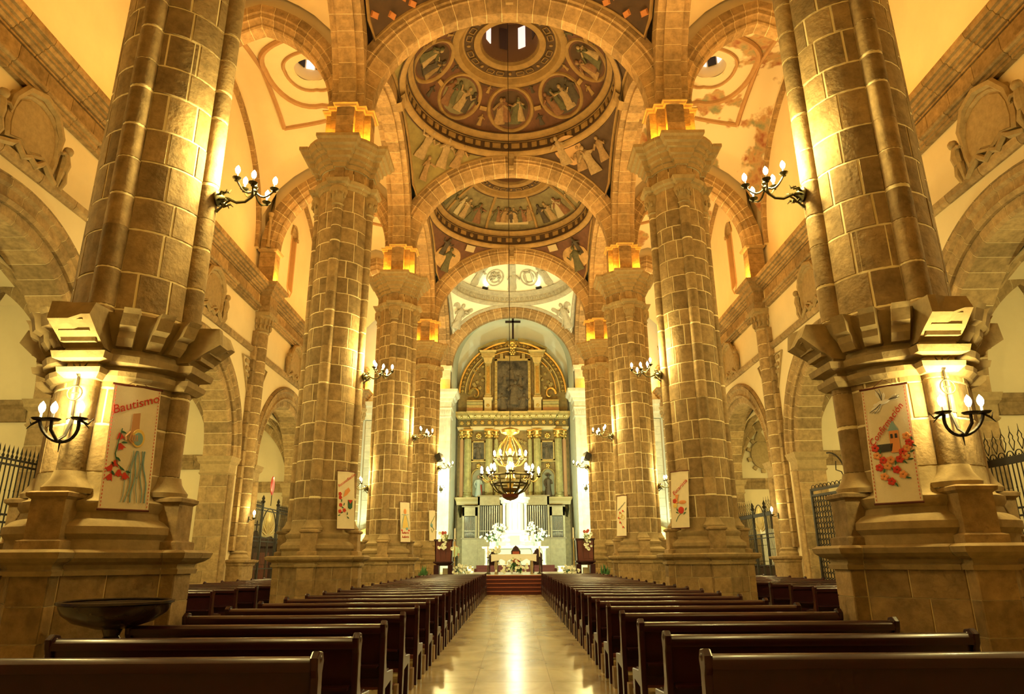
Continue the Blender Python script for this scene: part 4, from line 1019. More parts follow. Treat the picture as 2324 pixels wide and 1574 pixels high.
# wrought iron sconces low on the front piers
def iron_sconce(s):
    t = thing('iron_sconce', 'wrought iron candle sconce low on the front pier, %s of the photograph' % SIDE[s], 'sconce', (s * XP, ROW[1] - RC - RL, 3.05), 0, 'wrought iron sconces')
    ob('stem', G().tube([(0, -.02, .12), (0, -.04, .35), (0, -.03, .62)], .014, 6), IRON, t)
    ob('ring', G().tube([(.085 * math.cos(2 * PI * i / 18), -.05, .38 + .085 * math.sin(2 * PI * i / 18)) for i in range(19)], .009, 5), IRON, t)
    ob('cross_bar', G().tube([(-.05, -.05, .38), (.05, -.05, .38)], .008, 5).tube([(0, -.05, .31), (0, -.05, .44)], .008, 5), IRON, t)
    for a in (-.7, 0, .7): ob('leaf', G().tube([(0, -.03, .58), (.05 * a, -.05, .66), (.12 * a, -.05, .74)], [.014, .02, .004], 5), IRON, t)
    for k in (-1, 1):
        ob('hoop', G().tube([(k * .22 * math.sin(q), -.12 - .1 * (1 - math.cos(q)), .02 - .22 * math.cos(q)) for q in [i * PI / 2 / 7 for i in range(8)]], .02, 6), IRON, t)
        b = ob('drip_tray', G().lathe([(.0, 0), (.07, .0), (.09, .02), (.02, .015)], 10), IRON, t, (k * .22, -.22, .03), smooth=True)
        M = Matrix.Translation((0, 0, -.02)) @ Matrix.Scale(1.0, 4); link('candle', CAND, b, M=M); link('bulb', BUL, b, M=M)
        ob('finial_leaf', G().tube([(k * .22, -.22, .03), (k * .32, -.2, -.02), (k * .36, -.18, .05)], [.016, .012, .004], 5).tube([(k * .28, -.22, .0), (k * .35, -.22, -.07)], [.012, .004], 5), IRON, t)
    b = ob('drip_tray', G().lathe([(.0, 0), (.07, .0), (.09, .02), (.02, .015)], 10), IRON, t, (0, -.34, .0), smooth=True)
    M = Matrix.Translation((0, 0, -.02)) @ Matrix.Scale(1.0, 4); link('candle', CAND, b, M=M); link('bulb', BUL, b, M=M)
    ob('strap', G().tube([(0, 0, .10), (0, -.08, -.12), (0, -.2, -.2), (0, -.33, -.1), (0, -.34, 0)], .018, 6).tube([(0, -.14, -.18), (0, -.14, -.32)], [.014, .004], 5), IRON, t)
    point('sconce_light', t, (.0, -.20, .34), P_LOW, WARM, .09)
for s in (-1, 1): iron_sconce(s)
# single lamps on the wall columns, unseen wall lamps added to light the chapels
for s in (-1, 1):
    t = thing('wall_lamp', 'small single electric candle lamp on the %s aisle wall column' % SIDE[s], 'lamp', (s * (XW - .12 - .34), ROW[3], 3.2), 0 if s < 0 else PI, 'single wall lamps')
    ob('back_plate', G().box(0, -.05, -.1, .03, .05, .1), BRONZE, t); branch(t, [(.02, 0, 0), (.12, -.02, -.05), (.22, -.04, .0)], k=1.5)
    point('lamp_light', t, (.34, -.06, .3), 60, WARM, .08)
    for b in (1, 2, 3):
        t = thing('chapel_fill_lamp', 'unseen brass lamp added on the near side wall of the %s chapel on the %s' % ({1: 'nearest', 2: 'middle', 3: 'farthest'}[b], SIDE[s]), 'lamp', (s * 13.6, YMID[b] - 4.22, 4.2), PI / 2, 'added chapel lamps')
        ob('back_plate', G().box(0, -.08, -.12, .03, .08, .12), BRONZE, t); branch(t, arcp((.02, 0, 0), (.4, 0, .1), .1), k=1.8)
        point('lamp_light', t, (.75, 0, .5), P_CHAPEL, (1, .92, .40), .15)

# ---- chandelier
def chandelier():
    t = thing('chandelier', 'large gilt bronze chandelier with tiers of lit bulbs hanging over the aisle', 'chandelier', (-.09, YMID[2], 0))
    ob('rod', G().tube([(0, 0, 5.95), (0, 0, 24.4)], .012, 6), IRON, t)
    ob('canopy', G().lathe([(.03, 5.95), (.30, 5.86), (.34, 5.82), (.30, 5.74), (.10, 5.66), (.02, 5.6)], 20), GOLD, t, smooth=True)
    ob('stem', G().lathe([(.03, 5.65), (.05, 5.4), (.16, 5.1), (.07, 4.9), (.13, 4.6), (.06, 4.4), (.18, 4.2), (.08, 3.9), (.12, 3.7), (.03, 3.45)], 16), GOLD, t, smooth=True)
    for r, z, w in ((.56, 4.02, .05), (.70, 4.28, .04), (.5, 4.86, .03)): ob('hoop', G().tube([(r * math.cos(2 * PI * i / 36), r * math.sin(2 * PI * i / 36), z) for i in range(37)], w, 6), BRONZE, t, smooth=True)
    for i in range(12):
        a = 2 * PI * i / 12; c, s_ = math.cos(a), math.sin(a)
        ob('basket_rib', G().tube([(.70 * c, .70 * s_, 4.28), (.66 * c, .66 * s_, 4.02), (.48 * c, .48 * s_, 3.78), (.22 * c, .22 * s_, 3.64)], [.022, .026, .03, .02], 6), BRONZE, t, smooth=True)
        ob('chain', G().tube([(.5 * c, .5 * s_, 4.86), (.36 * c, .36 * s_, 5.3), (.1 * c, .1 * s_, 5.66)], .012, 5), GOLD, t)
    ob('bowl', G().lathe([(.30, 3.66), (.26, 3.56), (.12, 3.48), (.0, 3.46)], 20), WOODR, t, smooth=True)
    ob('inner_dish', G().lathe([(.34, 3.86), (.26, 3.78), (.1, 3.72), (.0, 3.70)], 24), mat('brass_dish', (.7, .5, .2), .3, metal=.8), t, smooth=True)
    for i in range(10):
        a = 2 * PI * (i + .5) / 10; c, s_ = math.cos(a), math.sin(a)
        branch(t, arcp((.15 * c, .15 * s_, 4.65), (.56 * c, .56 * s_, 4.86), .12), .014, GOLD, k=1.15)
    for i in range(6):
        a = 2 * PI * (i + .5) / 6; c, s_ = math.cos(a), math.sin(a)
        branch(t, arcp((.5 * c, .5 * s_, 4.2), (.62 * c, .62 * s_, 4.36), .02), .014, GOLD, k=1.4)
    for i in range(8):
        a = 2 * PI * i / 8
        for da, zz_ in ((-.09, 0), (.09, .08)):
            c, s_ = math.cos(a + da), math.sin(a + da); branch(t, arcp((.68 * c, .68 * s_, 4.12), (.97 * c, .97 * s_, 4.22 + zz_), .1), .016, GOLD, k=1.3)
    point('chandelier_light', t, (0, .0, 5.25 + .55), P_CHAND * .3, WARM, .2)
    for i in range(4):
        a = PI / 4 + i * PI / 2; point('chandelier_light', t, (.80 * math.cos(a), .80 * math.sin(a), 4.9), P_CHAND * .2, WARM, .15)
chandelier()

# ================================================================== banners
def text_mesh(txt, size, m, shear=.25):
    cu = bpy.data.curves.new('lettering', 'FONT'); cu.body = txt; cu.size = size; cu.shear = shear; cu.extrude = .002; cu.resolution_u = 3
    o = bpy.data.objects.new('lettering_tmp', cu); C.objects.link(o)
    dg = bpy.context.evaluated_depsgraph_get(); d = bpy.data.meshes.new_from_object(o.evaluated_get(dg)); bpy.data.objects.remove(o)
    d.materials.clear(); d.materials.append(m); return d
TEXTS = {k: text_mesh(*v) for k, v in {'Bautismo': ('Bautismo', .145, INKRED), 'Confirmacion': ('Confirmación', .108, INKRED), 'Reconciliacion': ('Reconciliación', .105, INKRED), 'Eucaristia': ('Eucaristía', .14, INKRED),
         'Matrimonio': ('Matrimonio', .10, INKDK)}.items()}
def flower(r=.03, n=5):
    g = G()
    for i in range(n):
        a = 2 * PI * i / n; g.ball((r * .6 * math.cos(a), r * .6 * math.sin(a), .003), (r * .5, r * .5, .004), 6, 4)
    return g
def bell(r=.04):
    return G().rings([[(x * r, y * r, z) for x, y in ((-.25, 1), (.25, 1), (.6, .2), (1, -.8), (.5, -.4), (0, -.9), (-.5, -.4), (-1, -.8), (-.6, .2))] for z in (0, .004)])
def leafm(r=.03): return G().rings([[(x * r, y * r, z) for x, y in ((0, 1), (.35, .3), (.2, -.6), (0, -1), (-.2, -.6), (-.35, .3))] for z in (0, .004)])
def flat(pts, th=.004): return G().rings([[(x, y, z) for x, y in pts] for z in (0, th)])
def T2(x, y, a=0, z=.008): return Matrix.Translation((x, y, z)) @ Matrix.Rotation(a, 4, 'Z')
def banner(label, s, b, z0, z1, w, rt, rb, dx, cat='banner'):
    n0 = Vector((-s * .7071, -.7071, 0)); base = Vector((s * XP, ROW[b], 0))
    top = base + n0 * rt + Vector((0, 0, z1)); bot = base + n0 * rb + Vector((0, 0, z0)); xr = Vector((0, 0, 1)).cross(n0).normalized()
    top += xr * dx; bot += xr * dx
    u = (top - bot).normalized(); n = xr.cross(u).normalized()
    t = thing('banner', label, cat, (0, 0, 0), group='sacrament banners'); H_ = (top - bot).length
    t.matrix_basis = frame(bot.lerp(top, .5), xr, u, n)
    nx, ny = 5, 12; g = G()
    top_ = [[(-w / 2 + w * i / nx, -H_ / 2 + H_ * j / ny, .004 + .006 * math.sin(i * 1.3 + j * .35)) for i in range(nx + 1)] for j in range(ny + 1)]
    g.rings([[(-w / 2, -H_ / 2, -.006)] * (nx + 1)][:0] + top_, close=False)
    g.rings([[(x, y, z - .006) for x, y, z in r] for r in top_], close=False)
    ob('cloth', g, CLOTH, t, smooth=True)
    ob('top_rod', G().tube([(-w / 2 - .02, H_ / 2, 0), (w / 2 + .02, H_ / 2, 0)], .014, 6), WOODR, t); ob('bottom_rod', G().tube([(-w / 2 - .01, -H_ / 2, 0), (w / 2 + .01, -H_ / 2, 0)], .014, 6), WOODR, t)
    ob('hanging_cord', G().tube([(-w / 4, H_ / 2, 0), (0, H_ / 2 + .10, -.02), (w / 4, H_ / 2, 0)], .004, 4), WOODR, t)
    return t, w, H_
def put(t, name, g, m, x, y, a=0, z=.014): return ob(name, g, m, t, M=T2(x, y, a, z))
# 1 left
t, w, H_ = banner('cream Bautismo banner with a pouring hand and red bell flowers', -1, 1, 2.12, 3.58, .52, .80, .97, -.04)
link('lettering', TEXTS['Bautismo'], t, M=T2(-.24, .36, .42, .016))
put(t, 'painted_shell', G().lathe([(.075, 0), (.07, .006), (.001, .008)], 16).tf(Matrix.Scale(1.5, 4, (0, 1, 0))), INKYEL, .06, .10); put(t, 'painted_shell', G().lathe([(.055, .004), (.05, .01), (.001, .012)], 16).tf(Matrix.Scale(1.5, 4, (0, 1, 0))), INKBLUE, .06, .09)
hg = flat([(-.045, .25), (.035, .27), (.04, .10), (.05, .03), (.02, -.03), (-.05, -.02), (-.045, .08)]).tf(Matrix.Translation((.02, .14, .012)))
for i in range(4): hg.tube([(-.02 + .022 * i, .13, .016), (-.03 + .026 * i, .07, .018), (.0 + .022 * i, .03 + .01 * i, .018)], [.013, .012, .008], 5)
hg.tube([(-.03, .17, .016), (-.075, .11, .018), (-.06, .06, .018)], [.013, .012, .008], 5)
ob('painted_hand', hg, mat('ink_flesh', (.55, .30, .14), .8), t)
for i in range(6): ob('painted_water', G().tube([(.03 + .022 * i + .012 * math.sin(j * 1.1 + i * 1.7) + (i - 2.5) * .004 * j, -.05 - .075 * j, .014) for j in range(9)], .004 + .002 * (i % 3), 4), INKBLUE, t)
for i, (x, y, a) in enumerate(((-.13, .10, .2), (-.11, -.02, .5), (-.15, -.22, -.2), (-.19, -.38, -.3), (-.10, -.33, .0), (-.03, -.36, .3), (-.2, -.28, -.5))): put(t, 'painted_flower', bell(.045), INKRED, x, y, a); put(t, 'painted_leaf', leafm(.035), INKGRN, x + .03, y + .055, 1.0 + a)
ob('painted_vine', G().tube([(-.12, .2, .014), (-.14, .06, .014), (-.16, -.1, .014), (-.13, -.22, .014), (-.08, -.26, .014)], .006, 4), INKGRN, t)
for k in (-1, 1): 
    gg = G()
    for j in range(34): gg.box(k * (w / 2 - .02) - .003, -H_ / 2 + .03 + j * .042, .011, k * (w / 2 - .02) + .003, -H_ / 2 + .052 + j * .042, .015)
    ob('border_stitching', gg, INKRED, t)
# 1 right
t, w, H_ = banner('cream Confirmacion banner with a white dove, church tower and red flowers', 1, 1, 2.14, 3.52, .50, .80, .95, .02)
link('lettering', TEXTS['Confirmacion'], t, M=T2(-.19, -.03, .86, .016))
dv = G().ball((0, 0, 0), (.085, .028, .006), 12, 6).tf(T2(-.02, .50, .25, .012)); dv.ball((-.105, .475, .012), (.026, .022, .006), 10, 6)
for bx_, by_, ang, L_ in ((-.03, .52, 1.95, .15), (-.03, .52, 1.65, .14), (-.02, .51, 1.35, .11), (-.05, .48, 3.75, .15), (-.04, .48, 4.05, .13), (.05, .52, .35, .12), (.05, .52, .15, .11), (.05, .52, .6, .10)):
    dv.merge(leafm(L_ / 2), T2(bx_ + L_ / 2 * math.cos(ang), by_ + L_ / 2 * math.sin(ang), ang - PI / 2, .012))
ob('painted_dove', dv, INKWHT, t)
do = G()
for bx_, by_, ang, L_ in ((-.03, .52, 1.95, .16), (-.03, .52, 1.65, .15), (-.05, .48, 3.75, .16), (-.04, .48, 4.05, .14), (.05, .52, .35, .13), (.05, .52, .1, .12)): do.tube([(bx_, by_, .018), (bx_ + L_ * .5 * math.cos(ang) + .012, by_ + L_ * .5 * math.sin(ang), .018), (bx_ + L_ * math.cos(ang), by_ + L_ * math.sin(ang), .018)], .0028, 4)
ob('dove_outline', do, INKDK, t)
put(t, 'church_tower', flat([(-.05, 0), (.05, 0), (.05, .26), (-.05, .26)]), INKORG, .05, -.12); put(t, 'tower_roof', flat([(-.06, 0), (.06, 0), (0, .12)]), INKBLUE, .05, .14); put(t, 'church_roof', flat([(-.1, 0), (.08, 0), (.10, .09), (-.12, .09)]), INKDK, -.07, -.1)
for k in (-1, 1): put(t, 'tower_window', flat([(-.012, 0), (.012, 0), (.012, .05), (-.012, .05)]), INKDK, .05 + k * .024, .05, 0, .02)
for i in range(16):
    x, y = [(.18, .06), (.2, -.02), (.17, -.08), (-.17, -.05), (-.16, -.14), (-.10, -.2), (-.02, -.2), (.08, -.2), (.14, -.17), (-.15, -.28), (-.06, -.27), (.03, -.32), (-.11, -.39), (-.04, -.45), (.09, -.38), (.12, -.12)][i]
    put(t, 'painted_flower', flower(.045), INKRED if i % 2 else INKORG, x, y); put(t, 'painted_leaf', leafm(.03), INKGRN, x + .05, y - .04, i)
for k in (-1, 1):
    gg = G()
    for j in range(32): gg.box(k * (w / 2 - .02) - .003, -H_ / 2 + .03 + j * .042, .011, k * (w / 2 - .02) + .003, -H_ / 2 + .052 + j * .042, .015)
    ob('border_stitching', gg, INKRED, t)
# 2 left
t, w, H_ = banner('cream banner with red lettering, praying hand and dark chalice cup', -1, 2, 2.33, 3.80, .50, .80, .95, .17)
link('lettering', TEXTS['Reconciliacion'], t, M=T2(-.22, .30, .62, .016)); put(t, 'painted_hand', flat([(-.1, -.12), (.0, -.06), (.1, .06), (.05, .14), (-.05, .06)]), INKORG, .02, .18)
put(t, 'painted_cup', flat([(-.07, .12), (.07, .12), (.06, -.08), (0, -.12), (-.06, -.08)]), INKGRN, .12, -.12); put(t, 'cup_wine', flat([(-.07, .0), (.07, .0), (.0, -.1)]), INKRED, .12, .0, 0, .019)
for i, (x, y) in enumerate(((-.18, .14), (-.17, .05), (-.16, -.14), (-.18, -.30), (-.05, -.27))): put(t, 'painted_flower', flower(.05), INKRED, x, y)
for i, (x, y) in enumerate(((-.13, -.03), (-.1, -.2), (-.12, -.33), (.04, -.35), (.06, -.45), (-.2, -.4), (-.06, -.12))): put(t, 'painted_leaf', leafm(.045), INKGRN, x, y, i)
# 2 right
t, w, H_ = banner('cream Eucaristia banner with a chalice, bread and a red rose', 1, 2, 2.30, 3.74, .52, .80, .95, -.17)
link('lettering', TEXTS['Eucaristia'], t, M=T2(-.17, .10, .70, .016)); put(t, 'painted_cup', flat([(-.05, .1), (.06, .1), (.02, -.05), (.05, -.12), (-.06, -.12), (-.02, -.05)]), INKORG, -.09, .02)
put(t, 'painted_bread', G().ball((0, 0, 0), (.11, .05, .006), 14, 6), INKORG, .08, -.08); put(t, 'painted_rose', G().ball((0, 0, 0), (.085, .09, .008), 12, 6), INKRED, .03, -.28); put(t, 'painted_flower', flower(.06), INKRED, -.15, -.04); put(t, 'painted_bread', G().ball((0, 0, 0), (.06, .06, .006), 12, 6), INKYEL, -.14, -.16)
ob('painted_stem', G().tube([(.02, -.36, .014), (-.06, -.44, .014), (-.12, -.56, .014)], .006, 4), INKGRN, t)
for i, (x, y, a) in enumerate(((-.08, -.27, .3), (-.08, -.34, 1.2), (.13, -.36, -.8), (.17, -.26, -.5))): put(t, 'painted_leaf', leafm(.05), INKGRN, x, y, a)
# 3 left
t, w, H_ = banner('pale banner with a robed candle shape, yoke and red lettering', -1, 3, 2.25, 3.80, .46, .80, .95, .20)
put(t, 'painted_robe', flat([(-.05, .2), (.05, .2), (.14, -.3), (-.14, -.3)]), INKYEL, 0, .06); put(t, 'painted_flame', G().ball((0, 0, 0), (.07, .11, .008), 10, 6), INKORG, 0, .40); ob('painted_yoke', G().tube([(-.16, .28, .016), (0, .27, .016), (.16, .28, .016)], .012, 4).tube([(-.05, .25, .016), (-.14, .0, .016), (-.19, -.28, .016)], .009, 4).tube([(.05, .25, .016), (.14, .0, .016), (.19, -.28, .016)], .009, 4), INKBLUE, t)
put(t, 'painted_globe', G().ball((0, 0, 0), (.06, .06, .008), 10, 6), INKBLUE, .08, -.26); 
for y0, sd in ((-.44, 1), (-.60, 4)):
    rr_ = random.Random(sd); ob('lettering', G().tube([(-.16 + .32 * i / 22, y0 + .012 * i / 22 + (.035 if i % 2 else -.02) * rr_.uniform(.5, 1.3) + (.05 if i in (1, 9, 16) else 0), .016) for i in range(23)], .008, 4), INKRED, t)
for k in (-1, 1): put(t, 'painted_flower', flower(.04), INKRED, k * .17, -.33)
# 3 right
t, w, H_ = banner('pale banner with dark lettering and two entwined golden rings', 1, 3, 2.42, 3.98, .46, .80, .95, -.18)
link('lettering', TEXTS['Matrimonio'], t, M=T2(-.16, .18, .75, .016))
for x, y in ((-.04, .0), (.06, -.06)): ob('painted_ring', G().tube([(x + .09 * math.cos(2 * PI * i / 20), y + .09 * math.sin(2 * PI * i / 20), .016) for i in range(21)], .012, 4), INKYEL, t)
for i, (x, y) in enumerate(((-.08, .12), (.06, .18), (-.14, -.08), (-.07, -.26), (.08, -.44))): put(t, 'painted_flower', flower(.04), INKRED, x, y); put(t, 'painted_leaf', leafm(.04), INKGRN, x + .06, y - .03, i)
ob('painted_vine', G().tube([(-.14, -.08, .014), (-.08, -.26, .014), (.0, -.34, .014), (.08, -.46, .014)], .006, 4), INKORG, t)
# 4 left
t, w, H_ = banner('narrow green and white banner on the left pier beside the sanctuary', -1, 4, 2.55, 4.15, .42, .85, .95, .10)
ob('painted_palm', G().tube([(-.1, .1, .014), (.05, .3, .014), (.16, .5, .014)], .014, 4).tube([(-.1, .0, .014), (.1, -.2, .014), (-.02, -.36, .014), (-.1, -.2, .014)], .014, 4), INKGRN, t); put(t, 'painted_wave', G().ball((0, 0, 0), (.09, .11, .008), 10, 6), INKBLUE, -.06, 0)
# ================================================================== gilded altarpiece
def leafy(g, x, y, z, r, n=6):
    for i in range(n):
        a = 2 * PI * i / n; g.ball((x + r * .6 * math.cos(a), y - .03, z + r * .6 * math.sin(a)), (r * .4, .05, r * .4), 6, 4)
    g.ball((x, y - .06, z), (r * .35, .06, r * .35), 6, 4)
def column(parent, x, y, z0, z1, r, m):
    c = ob('column', G().lathe([(r * 1.35, z0), (r * 1.4, z0 + .12), (r * 1.1, z0 + .22), (r * 1.2, z0 + .3), (r, z0 + .38), (r * 1.03, z0 + 1.4), (r * .86, z1 - .7)], 16, (x, y)), m, parent, smooth=True)
    gg = G().lathe([(r * .86, z1 - .7), (r, z1 - .66), (r * .85, z1 - .62), (r * .95, z1 - .4), (r * 1.35, z1 - .12), (r * 1.4, z1 - .1)], 14, (x, y)).box(x - r * 1.4, y - r * 1.4, z1 - .1, x + r * 1.4, y + r * 1.4, z1)
    for i in range(8):
        a = 2 * PI * i / 8
        for j in range(2): gg.ball((x + r * (1.02 + .22 * j) * math.cos(a + .4 * j), y + r * (1.02 + .22 * j) * math.sin(a + .4 * j), z1 - .46 + .2 * j), (r * .25, r * .25, .1), 6, 4)
    ob('leaf_capital', gg, GOLD, c, smooth=True)
    fg = G()
    for i in range(12): a = 2 * PI * i / 12; fg.tube([(x + r * math.cos(a), y + r * math.sin(a), z0 + .4), (x + r * .9 * math.cos(a), y + r * .9 * math.sin(a), z1 - .72)], r * .1, 4)
    ob('fluting', fg, m, c)
R = thing('altarpiece', 'tall gilded altarpiece with columns, paintings and a curved pediment', 'altarpiece', (0, YR, 0))
GREENGOLD = mat('green_gold', (.42, .38, .16), .5, metal=.3, var=.35, vscale=4)
BACKG = mat('retablo_ground', (.24, .165, .055), .5, metal=.25, var=.4, vscale=4)
n = 32
ob('back_panel', G().rings([[(x, y, z) for x, z in [(-4.3, .9), (4.3, .9)] + [(4.3 * math.cos(PI * i / n), 14.3 + 4.3 * math.sin(PI * i / n)) for i in range(n + 1)]] for y in (.15, .35)]), BACKG, R)
for r_, w_, m_ in ((4.22, .12, GOLD), (3.75, .07, GOLDF), (3.45, .06, GOLD)): ob('arch_moulding', G().tube([(r_ * math.cos(PI * i / 40), .08, 14.2 + r_ * math.sin(PI * i / 40)) for i in range(41)], w_, 6), m_, R, smooth=True)
gg = G()
for i in range(34): a = PI * (i + .5) / 34; leafy(gg, 3.98 * math.cos(a), .08, 14.2 + 3.98 * math.sin(a), .14, 4)
o = ob('arch_carving', gg, GOLD, R, smooth=True); o['kind'] = 'stuff'
# attic: painting, pilasters, curved pediment, crest
ob('painting_frame', G().box(-1.42, -.12, 12.6, -1.22, .1, 16.95).box(1.22, -.12, 12.6, 1.42, .1, 16.95).box(-1.42, -.12, 16.8, 1.42, .1, 16.98).box(-.6, -.16, 16.98, .6, .1, 17.2).box(-1.0, -.14, 16.98, -.75, .1, 17.4).box(.75, -.14, 16.98, 1.0, .1, 17.4), GOLDF, R)
gg = G()
for k in (-1, 1):
    for j in range(12): leafy(gg, k * 1.32, -.1, 12.9 + j * .34, .09, 4)
o = ob('frame_carving', gg, GOLD, R, smooth=True); o['kind'] = 'stuff'
pt = ob('central_painting', G().box(-1.22, -.02, 12.6, 1.22, .05, 16.82), CANVAS, R)
for j, (x, z, h_, m_) in enumerate(((0, 13.2, 2.0, FIGS[5]), (-.7, 12.8, 1.3, FIGS[4]), (.7, 12.8, 1.3, FIGS[4]), (0, 15.3, 1.0, FIGS[1]), (-.6, 14.9, .8, FIGS[1]), (.6, 14.9, .8, FIGS[1]))):
    figure(pt, frame((x, -.03, z), (1, 0, 0), (0, 0, 1), (0, -1, 0)), j, h_, mat('canvas_fig_%d' % j, [c * .45 for c in (.30, .22, .12)], .8, var=.5, vscale=6), 'painted_figure')
for k in (-1, 1):
    x = k * 1.95
    p = ob('pilaster', G().stack([(x - .22, -.22), (x + .22, -.22), (x + .22, .15), (x - .22, .15)], [(13.75, .06), (13.95, .06), (14.0, 0), (16.55, 0), (16.6, .05), (16.7, .08), (17.0, .16), (17.05, .16)]), GOLDF, R)
    ob('pilaster_panel', G().box(x - .13, -.26, 14.1, x + .13, -.2, 16.3), GOLD, p)
    gg = G(); leafy(gg, x, -.2, 16.75, .2); ob('leaf_capital', gg, GOLD, p, smooth=True)
    q = ob('pedestal', G().stack([(x - .28, -.28), (x + .28, -.28), (x + .28, .15), (x - .28, .15)], [(12.62, .06), (12.7, 0), (13.55, 0), (13.6, .08), (13.75, .1)]), mat('gold_cream', (.60, .47, .22), .5), R)
    gg = G(); leafy(gg, x, -.3, 13.1, .14); ob('pedestal_carving', gg, GOLD, q, smooth=True)
    ob('entablature_block', G().stack([(x - .5, -.3), (x + .5, -.3), (x + .5, .15), (x - .5, .15)], [(17.05, 0), (17.15, .03), (17.4, .05), (17.45, .14), (17.6, .2)]), GOLDF, R)
    # side scroll volutes, ledges
    gg = G().tube([(k * (2.5 + (.55 - .045 * i) * math.cos(i * .55) * .9 + .45), -.05, 14.05 + (.62 - .05 * i) * math.sin(i * .55)) for i in range(12)], [.14 - .008 * i for i in range(12)], 6); ob('volute', gg, GOLD, R, smooth=True)
    gg = G()
    for j in range(14): leafy(gg, k * (2.6 + .5 * math.sin(j * .9)), .05, 14.6 + j * .16, .16 - .004 * j, 5)
    o = ob('foliage_relief', gg, GOLDF, R, smooth=True); o['kind'] = 'stuff'
    xa, xb = sorted((k * 2.35, k * 3.6))
    for j, (za, zb_, d) in enumerate(((12.62, 12.95, .3), (12.95, 13.2, .22), (13.2, 13.42, .3), (13.42, 13.56, .36))): ob('ledge', G().box(xa, -d, za, xb, .15, zb_ - .02), [mat('rose_gilt', (.50, .27, .12), .5), GOLDF, GREENGOLD, GOLDF][j], R)
    pp = [(k * (2.75 - 2.3 * i / 10), 17.62 + .78 * math.sin(PI / 2 * i / 10)) for i in range(11)]
    ob('curved_pediment', G().rings([[(x, -.55, z), (x, -.5, z + .16), (x, .15, z + .3), (x, .15, z - .02)] for x, z in pp]), GOLDF, R)
gg = G(); leafy(gg, 0, -.4, 18.05, .4, 8); leafy(gg, 0, -.4, 17.45, .3, 6); leafy(gg, -.38, -.35, 18.2, .2); leafy(gg, .38, -.35, 18.2, .2)
gg.ball((0, -.35, 18.3), (.3, .2, .28), 10, 6); ob('crest', gg, GOLD, R, smooth=True)
# main entablature
for (xa, xb, d) in ((-4.25, -3.2, .1), (-3.2, -1.55, .32), (-1.55, 1.55, .14), (1.55, 3.2, .32), (3.2, 4.25, .1)):
    P = [(xa, -d), (xb, -d), (xb, .2), (xa, .2)]
    ob('cornice_block', G().stack(P, [(12.05, .05), (12.15, .14), (12.3, .2), (12.45, .38), (12.6, .4)]), GOLDF, R); ob('frieze_block', G().stack(P, [(11.45, 0), (12.05, 0)]), mat('frieze_shaded', (.17, .125, .04), .6, metal=.2, var=.3, vscale=4), R); ob('architrave_block', G().stack(P, [(11.17, 0), (11.25, .03), (11.38, .1), (11.45, .1)]), mat('gold_cream'	, (.60, .47, .22), .5), R)  # frieze ground darkened to paint in the shade of the carved hollows
    gg = G(); m_ = max(2, int((xb - xa) / .42))
    for i in range(m_):
        x = xa + (xb - xa) * (i + .5) / m_; leafy(gg, x, -d - .02, 11.75, .17, 6); gg.ball((x, -d - .2, 12.2), (.09, .14, .1), 6, 4)
    o = ob('frieze_carving', gg, GOLD, R, smooth=True); o['kind'] = 'stuff'
for x in (-3.95, -3.48, -1.85, -1.3, 1.3, 1.85, 3.48, 3.95):
    column(R, x, -.05 if abs(x) in (3.95, 1.3) else -.28, 6.05, 11.17, .15 if abs(x) in (3.95, 1.3) else .26, GREENGOLD if abs(x) != 3.95 else mat('rose_gilt', (.50, .27, .12), .5))
ob('base_cornice', G().stack([(-4.25, -.5), (-2.55, -.5), (-2.55, .2), (-4.25, .2)], [(5.5, 0), (5.75, .05), (5.95, .15), (6.05, .15)]).stack([(2.55, -.5), (4.25, -.5), (4.25, .2), (2.55, .2)], [(5.5, 0), (5.75, .05), (5.95, .15), (6.05, .15)]), mat('gold_cream', (.60, .47, .22), .5), R)
for k in (-1, 1):
    x = k * 2.66
    nc = ob('niche', G().lathe([(.0, 0), (.5, .0)], 2) if 0 else G().rings([[(x + .48 * math.cos(PI * (1 - i / 12)) if 0 else x - .48 + .96 * i / 12, .14, 7.7 + .48 * math.sin(PI * i / 12)) for i in range(13)], [(x - .48 + .96 * i / 12, .14, 6.1) for i in range(13)]], close=False), mat('niche_green', (.30, .30, .20), .7), R)
    ob('niche_arch', G().tube([(x - .52, .0, 6.1), (x - .52, .0, 7.7)] + [(x - .52 * math.cos(PI * i / 12), .0, 7.7 + .52 * math.sin(PI * i / 12)) for i in range(13)] + [(x + .52, .0, 6.1)], .06, 5), GOLDF, nc)
    pf = ob('side_painting', G().box(x - .42, .0, 8.94, x + .42, .08, 10.25), CANVAS, R); ob('painting_frame', G().box(x - .52, -.05, 8.84, x - .42, .1, 10.35).box(x + .42, -.05, 8.84, x + .52, .1, 10.35).box(x - .52, -.05, 8.82, x + .52, .1, 8.94).box(x - .52, -.05, 10.25, x + .52, .1, 10.36), GOLDF, pf)
    figure(pf, frame((x, -.01, 9.0), (1, 0, 0), (0, 0, 1), (0, -1, 0)), 3, 1.1, mat('canvas_fig_0', (.1, .1, .1)), 'painted_figure')
    gg = G(); leafy(gg, x, -.05, 10.75, .26, 7); leafy(gg, x, -.03, 8.45, .2, 5); ob('cherub_relief', gg, GOLD, R, smooth=True)
    ob('shelf', G().box(x - .58, -.2, 8.72, x + .58, .1, 8.82), GOLDF, R)
    gg = G().tube([(k * 4.0, -.3, 5.5), (k * 4.0, -.45, 5.2), (k * 4.0, -.3, 4.9), (k * 4.0, -.25, 4.6)], [.12, .16, .1, .04], 6); ob('bracket', gg, BRONZE, R, smooth=True)
gg = G()
for i in range(9): leafy(gg, -.9 + .225 * i, -.05, 10.2 + .25 * math.sin(PI * i / 8), .14, 4)
o = ob('garland', gg, GOLDF, R, smooth=True)
